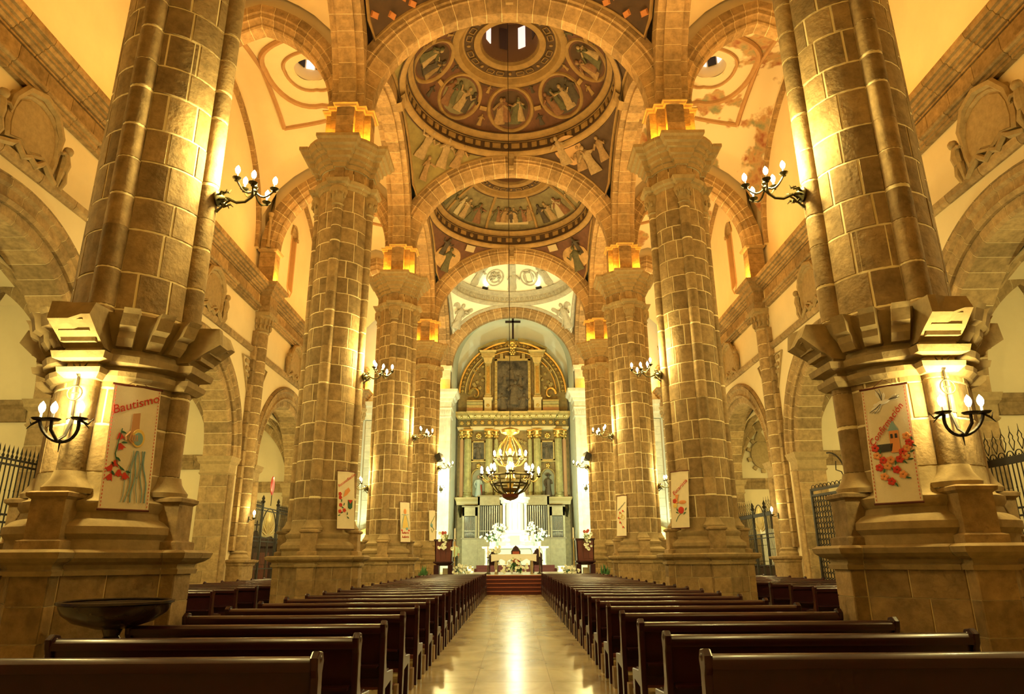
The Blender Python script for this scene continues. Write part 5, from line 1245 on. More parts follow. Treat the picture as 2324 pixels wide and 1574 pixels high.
tag(ob('wooden_cross', G().box(-.085, -.06, 18.4, .085, .06, 20.35).box(-.62, -.06, 19.95, .62, .06, 20.12), mat('dark_cross', (.03, .015, .01), .6), loc=(.05, YR - .3, 0)), 'plain dark wooden cross standing on top of the altarpiece', 'cross')
def statue(name, label, loc, m1, m2, hat=False):
    t = thing(name, label, 'statue', loc)
    ob('robe', G().lathe([(.26, 0), (.28, .1), (.20, .6), (.17, .95), (.22, 1.15), (.20, 1.28), (.06, 1.36)], 12), m1, t, smooth=True)
    ob('head', G().ball((0, 0, 1.5), (.10, .11, .13), 10, 8), m2, t, smooth=True)
    for k in (-1, 1): ob('arm', G().tube([(k * .18, 0, 1.24), (k * .28, -.05, .98), (k * .18, -.18, .95 if k > 0 else .7)], [.07, .06, .045], 6), m1, t, smooth=True)
    if hat: ob('hat', G().lathe([(.24, 1.6), (.25, 1.62), (.11, 1.66), (.1, 1.74), (.001, 1.76)], 14), m2, t, smooth=True)
    return t
statue('saint_statue', 'dark bronze saint statue with a round hat in the altarpiece niche', (2.66, YR - .12, 6.1), mat('statue_brown', (.10, .075, .045), .6), mat('statue_brown', (.10, .075, .045), .6), True)
statue('saint_statue', 'pale blue and red robed saint statue in the altarpiece niche', (-2.66, YR - .12, 6.1), mat('statue_blue', (.45, .55, .52), .7), SKIN)
ob('red_mantle', G().rings([[(.1, -.1, 0), (.3, .0, 0), (.28, .12, 0)], [(.05, -.1, 1.2), (.2, 0, 1.2), (.15, .1, 1.2)]]), INKRED, [o for o in bpy.data.objects if o.name.startswith('saint_statue')][-1])

# ================================================================== organ
def organ(s):
    t = thing('pipe_organ_case', 'pale wooden organ case with silver pipes, %s of the marble tabernacle' % SIDE[s], 'organ', (0, 50.7, .85), group='organ cases')
    def bx(x0, x1, z0, z1, y0, y1): a, b = sorted((s * x0, s * x1)); return G().box(a, y0, z0 - .85, b, y1, z1 - .85)
    ob('lower_case', bx(.95, 3.72, .85, 3.0, 0, .8), OAK, t); ob('ledge', bx(.9, 3.8, 3.0, 3.1, -.06, .8), mat('organ_edge', (.28, .22, .11), .5), t)
    for x0, x1 in ((1.05, 2.4), (2.6, 3.6)):
        ob('lower_panel', bx(x0, x1, 1.2, 2.2, -.03, .02), OAK, t); ob('lower_panel', bx(x0, x1, 2.3, 2.9, -.03, .02), OAK, t)
    for x0, x1, zt in ((.85, 2.6, 6.0), (2.65, 3.72, 5.25)):
        for xa, xb in ((x0, x0 + .14), (x1 - .14, x1)): ob('post', bx(xa, xb, 3.1, zt, 0, .6), OAK, t)
        ob('header_panel', bx(x0, x1, zt - .62, zt, .0, .6), OAK, t); ob('crown_moulding', bx(x0 - .04, x1 + .04, zt, zt + .09, -.06, .6), mat('organ_edge', (.28, .22, .11), .5), t)
        ob('dark_back', bx(x0, x1, 3.1, zt - .6, .4, .45), mat('organ_back', (.10, .075, .05), .8), t)
        n_ = 9 if zt > 5.5 else 8; w_ = (x1 - x0 - .3) / n_
        for i in range(n_):
            x = s * (x0 + .15 + w_ * (i + .5)); zl = 3.35 + (.22 if zt > 5.5 else .12) * (1 - abs((i - (n_ - 1) / 2) / (n_ / 2))) * 1.2
            ob('organ_pipe', G().lathe([(.02, 2.27), (.05, zl - .85), (w_ * .34, zl - .82), (w_ * .34, zt - .66 - .85)], 8, (x, .2)), TIN, t, smooth=True)
        ob('mouth_strip', bx(x0 + .15, x1 - .15, 3.55, 3.60, .1, .13), mat('pipe_rail', (.55, .50, .36), .5), t)
for s in (-1, 1): organ(s)

# ================================================================== marble tabernacle and high altar
T = thing('marble_tabernacle', 'tall white marble domed tabernacle with columns behind the altar', 'tabernacle', (.08, 47.4, 0))
ob('drum', G().lathe([(.82, 3.3), (.82, 3.45), (.6, 3.5), (.6, 5.2), (.62, 5.25)], 24, (0, 0)), MARBLE, T, smooth=True)
for i in range(8): a = 2 * PI * (i + .5) / 8; ob('column', G().lathe([(.12, 3.45), (.09, 3.55), (.085, 5.1), (.13, 5.2)], 10, (.78 * math.cos(a), .78 * math.sin(a))), MARBLE, T, smooth=True)
ob('cornice', G().lathe([(.85, 5.2), (.95, 5.25), (.95, 5.45), (1.05, 5.5), (1.05, 5.62), (.8, 5.66)], 28), MARBLE, T, smooth=True)
ob('dome', G().lathe([(.8, 5.66), (.72, 5.95), (.5, 6.2), (.2, 6.32), (.06, 6.5), (.001, 6.7)], 20), MARBLE, T, smooth=True)
ob('plinth', G().stack([(-.9, -.7), (.9, -.7), (.9, .7), (-.9, .7)], [(2.35, .1), (2.45, 0), (3.2, 0), (3.3, .1)]), MARBLE, T)
ob('door', G().box(-.3, -.75, 2.5, .3, -.69, 3.1), mat('pale_gold', (.75, .68, .42), .4, metal=.3), T)
A = thing('high_altar', 'white marble high altar with columned front below the tabernacle', 'altar', (.1, 46.6, 0))
ob('table_slab', G().stack([(-2.1, -.5), (2.1, -.5), (2.1, .6), (-2.1, .6)], [(2.26, .0), (2.3, .06), (2.4, .08), (2.41, 0)]), MARBLE, A)
ob('body', G().box(-2.0, -.3, 1.2, 2.0, .6, 2.27), mat('marble_grey', (.45, .46, .40), .5), A)
for x in (-1.85, -1.2, 1.2, 1.85): ob('column', G().lathe([(.16, 1.2), (.16, 1.32), (.1, 1.38), (.1, 2.1), (.16, 2.2), (.17, 2.27)], 12, (x, -.38)), MARBLE, A, smooth=True)
ob('gradine', G().box(-1.7, .1, 2.41, 1.7, .6, 2.75).box(-1.3, .2, 2.75, 1.3, .6, 3.1), MARBLE, A)
for x in (-.95, .95): ob('gradine_panel', G().box(x - .3, .08, 2.46, x + .3, .1, 2.7), mat('blue_panel', (.35, .45, .42), .5), A)
as_ = thing('altar_steps', 'two red carpeted steps below the high altar', 'steps', (.1, 44.9, .85))
for i in range(2): ob('step', G().box(-2.6 + .1 * i, .45 * i, .2 * i, 2.6 - .1 * i, 1.4, .2 * (i + 1) - .003), RED, as_)
for s in (-1, 1): tag(ob('marble_block', G().stack([(-.28, -.2), (.28, -.2), (.28, .2), (-.28, .2)], [(0, .04), (.06, .04), (.08, 0), (.26, 0), (.28, .04), (.34, .04)]), MARBLE, loc=(s * 2.95 + .1, 44.6, .85)), 'low white marble block at the %s end of the altar steps' % SIDE[s], 'block', 'marble blocks')
# front altar table with cloth
t = thing('altar_table', 'altar table under a white lace cloth with carved wooden legs', 'table', (0, 38.2, .85))
ob('tabletop', G().box(-1.15, -.4, .92, 1.15, .4, .98), WOODR, t)
for x in (-.95, .95):
    for y in (-.3, .3): ob('leg', G().lathe([(.09, 0), (.06, .15), (.09, .4), (.06, .7), (.1, .92)], 8, (x, y)), mat('table_leg', (.35, .26, .12), .5), t, smooth=True)
cl = G().box(-1.22, -.45, .985, 1.22, .45, 1.0)
cl.rings([[(-1.2 + 2.4 * i / 24, -.455, 1.0) for i in range(25)], [(-1.2 + 2.4 * i / 24, -.465 - .01 * math.sin(i), .62 + .16 * abs(math.sin(i * PI / 8)) * (1 if 4 < i < 20 else .4)) for i in range(25)]], close=False)
ob('altar_cloth', cl, WHITE, t); ob('cloth_edge', G().box(-1.22, -.462, .94, 1.22, -.452, 1.004), WHITE, t)
def candlestick(label, loc, h, group, m=None):
    t = thing('candlestick', label, 'candlestick', loc, 0, group); m = m or BRONZE
    ob('base', G().lathe([(.14, 0), (.15, .04), (.05, .1), (.03, .16)], 12), m, t, smooth=True); ob('shaft', G().lathe([(.025, .1), (.035, h * .4), (.02, h * .5), (.03, h * .7), (.02, h - .05), (.08, h), (.08, h + .02), (.02, h + .02)], 10), m, t, smooth=True)
    ob('candle', G().lathe([(.035, h + .02), (.035, h + .55), (.001, h + .56)], 10), CANDLE, t, smooth=True)
for s in (-1, 1):
    candlestick('tall white candle on a thin brass stand beside the %s pulpit' % SIDE[s], (s * 3.05 + (.05 if s > 0 else 0), 36.6, .85), 1.75, 'standing candles', GOLDF)
    candlestick('thick white candle standing %s of the tabernacle on the high altar' % SIDE[s], (s * 1.15 + .12, 47.0, 3.1), .3, 'altar candles', MARBLE)
    candlestick('candle on a dark stand at the %s end of the altar table' % SIDE[s], (s * 1.38, 38.0, .85), .85, 'altar table candles')
# chairs behind the table
def chair(label, x, y, h, m, group=None):
    t = thing('presider_chair', label, 'chair', (x, y, .85), 0, group)
    ob('seat', G().box(-.26, -.26, .42, .26, .26, .5), m, t)
    ob('backrest', G().rings([[(px, yy, pz) for px, pz in ((-.27, .5), (.27, .5), (.27, h - .22), (.16, h - .1), (0, h), (-.16, h - .1), (-.27, h - .22))] for yy in (.22, .28)]), WOOD, t)
    ob('back_cushion', G().box(-.19, .19, .56, .19, .23, h - .24), m, t)
    ob('crest', G().tube([(-.16, .25, h - .08), (0, .25, h + .05), (.16, .25, h - .08)], [.03, .05, .03], 6), WOOD, t)
    for px in (-.23, .23):
        for py in (-.22, .22): ob('leg', G().box(px - .03, py - .03, 0, px + .03, py + .03, .42), WOOD, t)
    for px in (-.28, .28): ob('arm', G().box(px - .03, -.24, .66, px + .03, .25, .71), WOOD, t)
chair('red backed carved chair behind the centre of the altar table', .12, 40.6, 1.42, mat('red_leather', (.30, .05, .02), .5))
chair('dark carved chair behind the right end of the altar table', 1.35, 40.6, 1.25, WOOD)
chair('dark carved chair behind the left end of the altar table', -1.15, 40.6, 1.2, WOOD)
# pulpits
for s in (-1, 1):
    t = thing('wooden_pulpit', 'dark red wooden pulpit with a hanging bouquet, %s of the steps' % SIDE[s], 'pulpit', (s * 3.42 + (.08 if s > 0 else 0), 34.9, .85), 0, 'wooden pulpits')
    ob('front_panel', G().rings([[(-.40, y, .66), (.40, y, .66), (.44, y, 1.62), (-.44, y, 1.62)] for y in (-.3, -.24)]), WOODR, t)
    for k in (-1, 0, 1): ob('panel_strip', G().box(k * .27 - .10, -.33, .75, k * .27 + .10, -.3, 1.52), WOODR, t)
    for k in (-1, 1): ob('side_panel', G().rings([[(k * .40, -.3, .66), (k * .40, .3, .66), (k * .43, .3, 1.62), (k * .43, -.3, 1.62)], [(k * .36, -.3, .66), (k * .36, .3, .66), (k * .39, .3, 1.62), (k * .39, -.3, 1.62)]]), WOODR, t)
    ob('top_moulding', G().box(-.48, -.36, 1.62, .48, .34, 1.70), WOOD, t); ob('base_moulding', G().stack([(-.42, -.34), (.42, -.34), (.42, .34), (-.42, .34)], [(.46, -.14), (.56, -.02), (.6, .06), (.66, .06)]), WOOD, t)
    for k in (-1, 1): ob('foot', G().box(k * .34 - .12, -.3, 0, k * .34 + .12, .3, .5), WOOD, t)
    tag(ob('pale_step_stool', G().box(-.14, 0, 0, .14, .3, .34).box(-.12, .3, 0, .12, .5, .2), mat('stool_wood', (.42, .34, .2), .6), loc=(s * 3.44 + .1, 34.95, .85)), 'pale wooden block under the %s pulpit' % SIDE[s], 'block', 'blocks under the pulpits')
# ---- flowers and plants
FLW = me('blossom', flower(.07, 6), PETAL); LFM = me('leaf_blade', G().rings([[(-.012, 0, 0), (.012, 0, 0)], [(-.03, .01, .12), (.03, .01, .12)], [(-.02, .05, .24), (.02, .05, .24)], [(-.002, .09, .32), (.002, .09, .32)]], close=False), LEAF)
LFY = me('leaf_blade', G().rings([[(-.012, 0, 0), (.012, 0, 0)], [(-.035, .01, .12), (.035, .01, .12)], [(-.02, .05, .24), (.02, .05, .24)], [(-.002, .09, .32), (.002, .09, .32)]], close=False), LEAFY)
LILY = me('lily', G().lathe([(.01, 0), (.02, .06), (.05, .12), (.085, .15), (.06, .145), (.01, .07)], 8), PETAL, True)
def bouquet(label, loc, w, h, nf, nl, leafd, vase=None, droop=False, seed=1, group=None, red=0):
    r = random.Random(seed); t = thing('flower_bouquet', label, 'flowers', loc, 0, group)
    if vase: ob('vase', G().lathe([(.07, 0), (.12, .06), (.13, .16), (.08, .24), (.10, .28)], 12), vase, t, smooth=True)
    zb = .26 if vase else .02
    for i in range(nl):
        a = r.uniform(0, 2 * PI); el = r.uniform(-.1, 1.35); M = Matrix.Translation((r.uniform(-w, w) * .35, r.uniform(-.1, .1), zb + r.uniform(0, h * .3))) @ Matrix.Rotation(a, 4, 'Z') @ Matrix.Rotation((el if not droop else r.uniform(.3, 2.6)), 4, 'X') @ Matrix.Scale(h * r.uniform(1.0, 1.9), 4)
        link('leaf_blade', leafd, t, M=M)
    for i in range(nf):
        x = r.gauss(0, w * .42); z = zb + h * r.uniform(.15, 1) * (1 - min(1, abs(x) / w) * .45); y = r.uniform(-.22, .06)
        if droop: z = zb + r.uniform(-h * .9, h * .7)
        M = Matrix.Translation((x, y, z)) @ Matrix.Rotation(PI / 2 + r.uniform(-.6, .6), 4, 'X') @ Matrix.Rotation(r.uniform(-.7, .7), 4, 'Y') @ Matrix.Scale(r.uniform(.65, 1.15), 4)
        o = link('blossom', FLW if i % 2 else LILY, t, M=M)
    for i in range(red):
        M = Matrix.Translation((r.uniform(-.12, .1), -.1, zb + h * r.uniform(.6, .85))) @ Matrix.Rotation(PI / 2, 4, 'X'); ob('red_blossom', flower(.07, 6), PETALR, t, M=M)
    return t
bouquet('white lily arrangement on the floor in front of the altar table', (.05, 37.5, .86), 1.0, .85, 46, 44, LFM, seed=3)
bouquet('white flower arrangement on the platform edge by the left pulpit', (-2.45, 34.6, .86), .62, .5, 30, 30, LFM, seed=4)
bouquet('white flower arrangement on the platform edge by the right pulpit', (2.65, 34.6, .86), .5, .45, 24, 24, LFM, seed=5)
bouquet('large white bouquet on the left end of the high altar', (-1.35, 46.2, 2.42), .75, .85, 46, 30, LFM, MARBLE, seed=6)
bouquet('large white bouquet on the right end of the high altar', (1.65, 46.2, 2.42), .7, .85, 44, 30, LFM, MARBLE, seed=7)
bouquet('upper white bouquet left of the tabernacle', (-.95, 46.95, 3.1), .5, .62, 30, 22, LFM, MARBLE, seed=8)
bouquet('upper white bouquet right of the tabernacle', (1.25, 46.95, 3.1), .5, .62, 30, 22, LFM, MARBLE, seed=9)
bouquet('white bouquet on the left end of the altar table', (-.95, 38.2, 1.85), .42, .35, 20, 16, LFM, seed=10)
bouquet('yellow and cream bouquet hanging on the left pulpit', (-3.38, 34.53, 2.45), .36, .55, 22, 44, LFY, droop=True, seed=11, red=3)
bouquet('yellow and cream bouquet hanging on the right pulpit', (3.58, 34.53, 2.45), .36, .55, 22, 44, LFY, droop=True, seed=12, red=3)
t = bouquet('green plant in a white pot beside the right pulpit', (2.85, 35.4, .86), .3, .45, 4, 26, LFM, seed=14); ob('pot', G().lathe([(.14, 0), (.18, .3), (.17, .3), (.1, .26)], 12), WHITE, t, smooth=True)
def fern(label, loc, seed):
    r = random.Random(seed); t = thing('leafy_plant', label, 'plant', loc)
    ob('pot', G().lathe([(.16, 0), (.22, .34), (.2, .34), (.12, .28)], 12), mat('clay_pot', (.22, .11, .06), .8), t, smooth=True)
    for i in range(70):
        M = Matrix.Translation((r.uniform(-.1, .1), r.uniform(-.1, .1), .3 + r.uniform(0, .25))) @ Matrix.Rotation(r.uniform(0, 6.28), 4, 'Z') @ Matrix.Rotation(r.uniform(.1, 1.4), 4, 'X') @ Matrix.Scale(r.uniform(1.4, 2.6), 4); link('leaf_blade', LFM, t, M=M)
fern('dark green leafy plant at the foot of the left sanctuary pier', (-4.55, 36.2, 0), 21); fern('dark green leafy plant at the foot of the right sanctuary pier', (4.6, 36.2, 0), 22)
# ---- loudspeakers on the fourth piers
for s in (-1, 1):
    t = thing('loudspeaker', 'small dark loudspeaker bracketed to the %s pier by the sanctuary' % SIDE[s], 'speaker', (s * 4.05, ROW[4] - .25, 7.0), 0, 'loudspeakers')
    M = Matrix.Rotation(s * .5, 4, 'Z') @ Matrix.Rotation(.0, 4, 'X') @ Matrix.Rotation(s * .45, 4, 'Y')
    ob('case', G().rings([[(x * k, y, z * k) for x, z in ((-.16, -.2), (.16, -.2), (.16, .2), (-.16, .2))] for y, k in ((-.22, 1), (-.2, 1.06), (.2, .8))]), SPEAKER, t, M=M)
    ob('grille_front', G().box(-.14, -.235, -.18, .14, -.22, .18), mat('speaker_grille', (.04, .035, .03), .8), t, M=M); ob('bracket', G().tube([(0, .1, 0), (s * .15, .2, 0), (s * .22, .25, .05)], .03, 6), IRON, t)
# ---- person standing by the organ
def person():
    t = thing('person', 'person in a pale green shirt and dark trousers standing by the organ', 'person', (-3.25, 38.6, .85), .3)
    V = [(0, 0, .92), (0, 0, 1.1), (0, .01, 1.3), (0, .0, 1.42), (0, -.01, 1.5), (0, -.02, 1.6), (.17, 0, 1.38), (.24, .0, 1.12), (.23, -.12, .92), (-.17, 0, 1.38), (-.24, .0, 1.12), (-.23, -.12, .92), (.10, 0, .86), (.11, -.02, .48), (.11, .02, .08), (.12, -.14, .04), (-.10, 0, .86), (-.11, .02, .48), (-.12, .04, .08), (-.12, -.12, .04)]
    E = [(0, 1), (1, 2), (2, 3), (3, 4), (4, 5), (3, 6), (6, 7), (7, 8), (3, 9), (9, 10), (10, 11), (0, 12), (12, 13), (13, 14), (14, 15), (0, 16), (16, 17), (17, 18), (18, 19)]
    Rr = [.15, .14, .16, .12, .06, .095, .07, .05, .035, .07, .05, .035, .09, .065, .045, .04, .09, .065, .045, .04]
    d = bpy.data.meshes.new('body'); d.from_pydata(V, E, []); o = link('body', d, t)
    md = o.modifiers.new('skin', 'SKIN'); lay = d.skin_vertices[0].data if d.skin_vertices else None
    if lay is None:
        bpy.context.view_layer.objects.active = o; 
    for i, r_ in enumerate(Rr):
        if d.skin_vertices: d.skin_vertices[0].data[i].radius = (r_, r_ * (.8 if i < 4 else 1)); d.skin_vertices[0].data[i].use_root = (i == 0)
    o.modifiers.new('sub', 'SUBSURF').levels = 1
    d.materials.append(SKIN)
    ob('shirt', G().rings([[(w_ * math.cos(2 * PI * k / 16), .8 * dp * math.sin(2 * PI * k / 16), z) for k in range(16)] for z, w_, dp in ((.88, .20, .17), (1.0, .19, .165), (1.15, .19, .17), (1.3, .215, .18), (1.4, .20, .15), (1.47, .09, .09))]).tube([(.17, 0, 1.39), (.25, 0, 1.2), (.255, -.01, 1.08)], [.085, .075, .07], 8).tube([(-.17, 0, 1.39), (-.25, 0, 1.2), (-.255, -.01, 1.08)], [.085, .075, .07], 8), SHIRT, t, smooth=True)
    ob('trousers', G().tube([(.09, 0, .94), (.11, -.01, .5), (.115, .01, .07)], [.125, .09, .075], 10).tube([(-.09, 0, .94), (-.11, .01, .5), (-.12, .03, .07)], [.125, .09, .075], 10).ball((0, 0, .9), (.19, .14, .12), 12, 6), TROUSERS, t, smooth=True)
    ob('head', G().ball((0, -.02, 1.63), (.08, .095, .12), 14, 10).ball((0, -.115, 1.62), (.015, .02, .025), 6, 4).ball((.082, -.01, 1.62), (.012, .025, .03), 6, 4).ball((-.082, -.01, 1.62), (.012, .025, .03), 6, 4), SKIN, t, smooth=True)
    ob('hair', G().ball((0, .005, 1.67), (.088, .098, .10), 14, 8), HAIR, t, smooth=True)
    for k in (-1, 1):
        hg = G().ball((k * .235, -.13, .86), (.02, .035, .045), 8, 6)
        for f in range(4): hg.tube([(k * .235, -.155 + .016 * f, .83), (k * .235, -.165 + .018 * f, .79), (k * .225, -.165 + .02 * f, .765 + .006 * abs(f - 1.5))], .008, 5)
        hg.tube([(k * .23, -.16, .86), (k * .215, -.185, .84), (k * .21, -.19, .815)], .009, 5)
        ob('hand', hg, SKIN, t, smooth=True); ob('shoe', G().ball((k * .12, -.05, .045), (.05, .13, .05), 10, 6), HAIR, t, smooth=True)
person()

# ================================================================== holy water font by the front left pier
t = thing('holy_water_font', 'dark glossy stone holy water bowl on a carved stem by the front left pier', 'font', (-3.98, 7.28, 0))
FONTM = mat('font_stone', (.035, .022, .016), .22, var=.4, vscale=9, spec=.6)
ob('bowl', G().lathe([(.05, .92), (.16, .93), (.36, .99), (.47, 1.07), (.50, 1.13), (.505, 1.16), (.49, 1.18), (.45, 1.165), (.40, 1.12), (.2, 1.05), (.0, 1.04)], 40), FONTM, t, smooth=True)
ob('rim_moulding', G().lathe([(.5, 1.15), (.53, 1.165), (.53, 1.185), (.5, 1.195), (.47, 1.185)], 40), FONTM, t, smooth=True)
ob('stem', G().lathe([(.24, 0), (.26, .06), (.16, .12), (.10, .3), (.13, .5), (.09, .62), (.12, .78), (.07, .86), (.1, .93)], 16), FONTM, t, smooth=True)
ob('water', G().lathe([(.43, 1.13), (.0, 1.13)], 24), mat('font_water', (.05, .05, .04), .03, spec=.8), t)

# ================================================================== cartouches on the aisle walls
def cartouche(s, b, seed):
    t = thing('stone_cartouche', 'carved stone coat of arms on the %s aisle wall, %s bay from the camera' % (SIDE[s], ORD[b - 1]), 'relief', (0, 0, 0), group='wall cartouches')
    t.matrix_basis = frame((s * (XW - .02), YMID[b], 11.02), (0, s * 1.0, 0) if s < 0 else (0, -1.0, 0), (0, 0, 1), (-s, 0, 0))
    if s < 0: t.matrix_basis = frame((s * (XW - .02), YMID[b], 11.02), (0, 1, 0), (0, 0, 1), (1, 0, 0))
    outl = [(-.78, -.55), (-.4, -.42), (0, -.58), (.4, -.42), (.78, -.55), (.86, -.2), (.84, .25), (.7, .62), (.35, .84), (0, .9), (-.35, .84), (-.7, .62), (-.84, .25), (-.86, -.2)]
    ob('frame', G().rings([[(x * k, y * k, z) for x, y in outl] for k, z in ((1.06, 0), (1.04, .14), (.92, .17), (.85, .10))]), CARVED, t)
    ob('shield', G().rings([[(x * k, y * k, z) for x, y in outl] for k, z in ((.84, .05), (.80, .12))]), CARVED, t)
    ob('upper_scroll', G().tube([(-.82, .0, .12), (-.8, .4, .16), (-.5, .84, .17), (0, 1.0, .18), (.5, .84, .17), (.8, .4, .16), (.82, .0, .12)], [.06, .09, .10, .11, .10, .09, .06], 6), CARVED, t, smooth=True)
    ob('lower_scroll', G().tube([(-.95, -.75, .08), (-.6, -.62, .14), (-.45, -.5, .12), (-.2, -.72, .14), (0, -.6, .12), (.2, -.72, .14), (.45, -.5, .12), (.6, -.62, .14), (.95, -.75, .08)], .085, 6), CARVED, t, smooth=True)
    for k in (-1, 1):
        gg = G().ball((k * 1.12, .26, .16), (.12, .13, .12), 8, 6)
        gg.tube([(k * 1.1, .16, .12), (k * 1.12, -.1, .14), (k * 1.1, -.32, .12)], [.10, .14, .12], 8).tube([(k * 1.1, .08, .14), (k * .95, .12, .2), (k * .86, .05, .2)], [.06, .05, .04], 6)
        gg.tube([(k * 1.14, -.3, .12), (k * 1.2, -.55, .14), (k * 1.15, -.78, .1)], [.1, .075, .05], 6).tube([(k * 1.06, -.3, .12), (k * .98, -.52, .16), (k * 1.02, -.76, .1)], [.1, .075, .05], 6)
        ob('cherub', gg, CARVED, t, smooth=True)
for s in (-1, 1):
    for b in (1, 2, 3): cartouche(s, b, b)
    for b in (1, 2, 3):     # carved triangular spandrel panels beside each chapel arch
        for k in (-1, 1):
            y0 = YMID[b] + k * 4.05; fr = frame((s * (XW - .01), y0, 9.25), (0, k, 0), (0, 0, 1), (-s, 0, 0)); fr2 = fr
            t = thing('spandrel_panel', 'carved triangular stone panel %s the chapel arch, %s bay on the %s wall' % ('beyond' if k > 0 else 'before', ORD[b - 1], SIDE[s]), 'relief', (0, 0, 0), group='spandrel panels'); t.matrix_basis = fr
            ob('panel_frame', G().tube([(.32, .55, .02), (-.55, .5, .02), (.30, -.9, .02), (.32, .55, .02)], .05, 5), CARVED, t)
            gg = G()
            for j in range(9): gg.ball((.22 - .1 * (j % 3) - .12 * (j < 3), .35 - .28 * (j // 3), .03), (.09, .11, .05), 6, 4)
            ob('foliage_carving', gg, CARVED, t, smooth=True)
# oval shield inside the far right chapel
t = thing('oval_shield', 'oval stone shield with crown hanging in the far right chapel', 'relief', (0, 0, 0)); t.matrix_basis = frame((13.6, YMID[3] + 4.15, 6.95), (1, 0, 0), (0, 0, 1), (0, -1, 0))
ob('shield', G().lathe([(.60, 0), (.6, .1), (.5, .14), (.001, .16)], 28).tf(Matrix.Scale(1.25, 4, (0, 1, 0))), CARVED, t, smooth=True)
for i in range(10): a = 2 * PI * i / 10 + .3; ob('scroll', G().box(-.1, -.1, 0, .1, .1, .1), CARVED, t, M=Matrix.Translation((.72 * math.cos(a), .88 * math.sin(a), 0)) @ Matrix.Rotation(a, 4, 'Z'))
ob('crown', G().lathe([(.32, .72), (.24, 1.0), (.1, 1.25), (.2, 1.4), (.12, 1.55), (.01, 1.6)], 10).tf(Matrix.Rotation(0, 4, 'X')).tf(frame((0, 0, .05), (1, 0, 0), (0, 0, .3), (0, 1, 0))), CARVED, t, smooth=True)

# ================================================================== chapel grilles
BARM = {}
def bar_mesh(h, r=.016):
    k = (round(h, 2), r)
    if k not in BARM: BARM[k] = me('bar', G().tube([(0, 0, 0), (0, 0, h)], r, 5).ball((0, 0, h * .55), (.024, .024, .03), 5, 4).ball((0, 0, h * .82), (.022, .022, .03), 5, 4), IRON)
    return BARM[k]
SPEAR = me('spear_tip', G().lathe([(.014, 0), (.035, .07), (.012, .12), (.026, .17), (.001, .33)], 6), IRON, True)
FLEUR = me('flame_finial', G().tube([(0, 0, 0), (.05, 0, .1), (.09, 0, .2), (.05, 0, .27), (.07, 0, .33), (.0, 0, .44), (0, 0, .58)], [.012, .01, .012, .01, .012, .01, .004], 5).tube([(0, 0, 0), (-.05, 0, .1), (-.09, 0, .2), (-.05, 0, .27), (-.07, 0, .33), (.0, 0, .44)], [.012, .01, .012, .01, .012, .01], 5), IRON)
SCROLL = me('scroll', G().tube([(.13 * math.cos(PI * i / 8), 0, .13 * math.sin(PI * i / 8)) for i in range(9)], .012, 5).tube([(.05 + .045 * math.cos(q), 0, .045 + .045 * math.sin(q)) for q in [PI + i * .6 for i in range(8)]], .009, 4).tube([(-.05 - .045 * math.cos(q), 0, .045 + .045 * math.sin(q)) for q in [PI + i * .6 for i in range(8)]], .009, 4), IRON)
def grille(s, b, label, top, style, y0, y1, gate=None):
    t = thing('iron_grille', label, 'grille', (s * (XW + .45), YMID[b], 0), 0, 'chapel grilles')
    Rz = Matrix.Rotation(PI / 2, 4, 'Z'); sp = .145; n_ = int((y1 - y0) / sp)
    for i in range(n_ + 1):
        y = y0 + sp * i
        if gate and gate[0] < y < gate[1]: continue
        link('bar', bar_mesh(top), t, (0, y, 0))
        if style == 'spear': link('spear_tip', SPEAR, t, (0, y, top))
        elif i % 2 == 0: link('flame_finial', FLEUR, t, M=Matrix.Translation((0, y, top + .14)) @ Rz); link('scroll', SCROLL, t, M=Matrix.Translation((0, y + sp, top + .02)) @ Rz)
    for z in (.2, 1.25, 2.45, 2.62, top - .12, top):
        ob('rail', G().box(-.022, y0, z - .022, .022, y1, z + .022), IRON, t)
    if style == 'flame': ob('top_band', G().box(-.03, y0, top - .14, .03, y1, top + .02), IRON, t)
    if gate:
        g0, g1 = gate; gm = (g0 + g1) / 2
        for y in gate:
            ob('gate_post', G().box(-.05, y - .05, 0, .05, y + .05, top + .2), IRON, t); ob('post_finial', G().lathe([(.07, top + .2), (.11, top + .27), (.05, top + .34), (.08, top + .42), (.001, top + .58)], 8, (0, y)), IRON, t, smooth=True)
        ob('gate_stile', G().box(-.03, gm - .03, 0, .03, gm + .03, 2.6), IRON, t)
        h_ = (g1 - g0) / 2
        fan = G().tube([(0, gm - h_ * math.cos(PI * i / 16), 2.62 + 1.35 * math.sin(PI * i / 16)) for i in range(17)], .025, 5)
        ob('gate_arch', fan, IRON, t)
        for i in range(1, 12):
            a = PI * i / 12; ob('fan_leaf', G().tube([(0, gm - .15 * math.cos(a), 2.7 + .15 * math.sin(a)), (0, gm - h_ * .5 * math.cos(a), 2.62 + .7 * math.sin(a)), (0, gm - h_ * .9 * math.cos(a), 2.62 + 1.2 * math.sin(a))], [.012, .05, .01], 4), GOLDF, t)
        for i in range(1, 10): link('bar', bar_mesh(2.6, .011), t, (0, g0 + (g1 - g0) * i / 10, 0))
    return t
grille(-1, 1, 'tall spear topped iron grille across the nearest left chapel', 3.85, 'spear', -3.25, 3.25)
grille(1, 1, 'tall iron grille with flame shaped cresting across the nearest right chapel', 3.75, 'flame', -3.25, 3.25)
gl = grille(-1, 3, 'dark iron grille with a fan arched gate across the far left chapel', 3.95, 'spear', -3.25, 3.25, (-.95, 1.15))
ob('medallion_rod', G().tube([(0, .1, 4.1), (0, .1, 4.6)], .02, 5), IRON, gl); md = ob('red_medallion', G().ball((0, .1, 5.05), (.05, .27, .46), 14, 8), REDGLASS, gl, smooth=True)
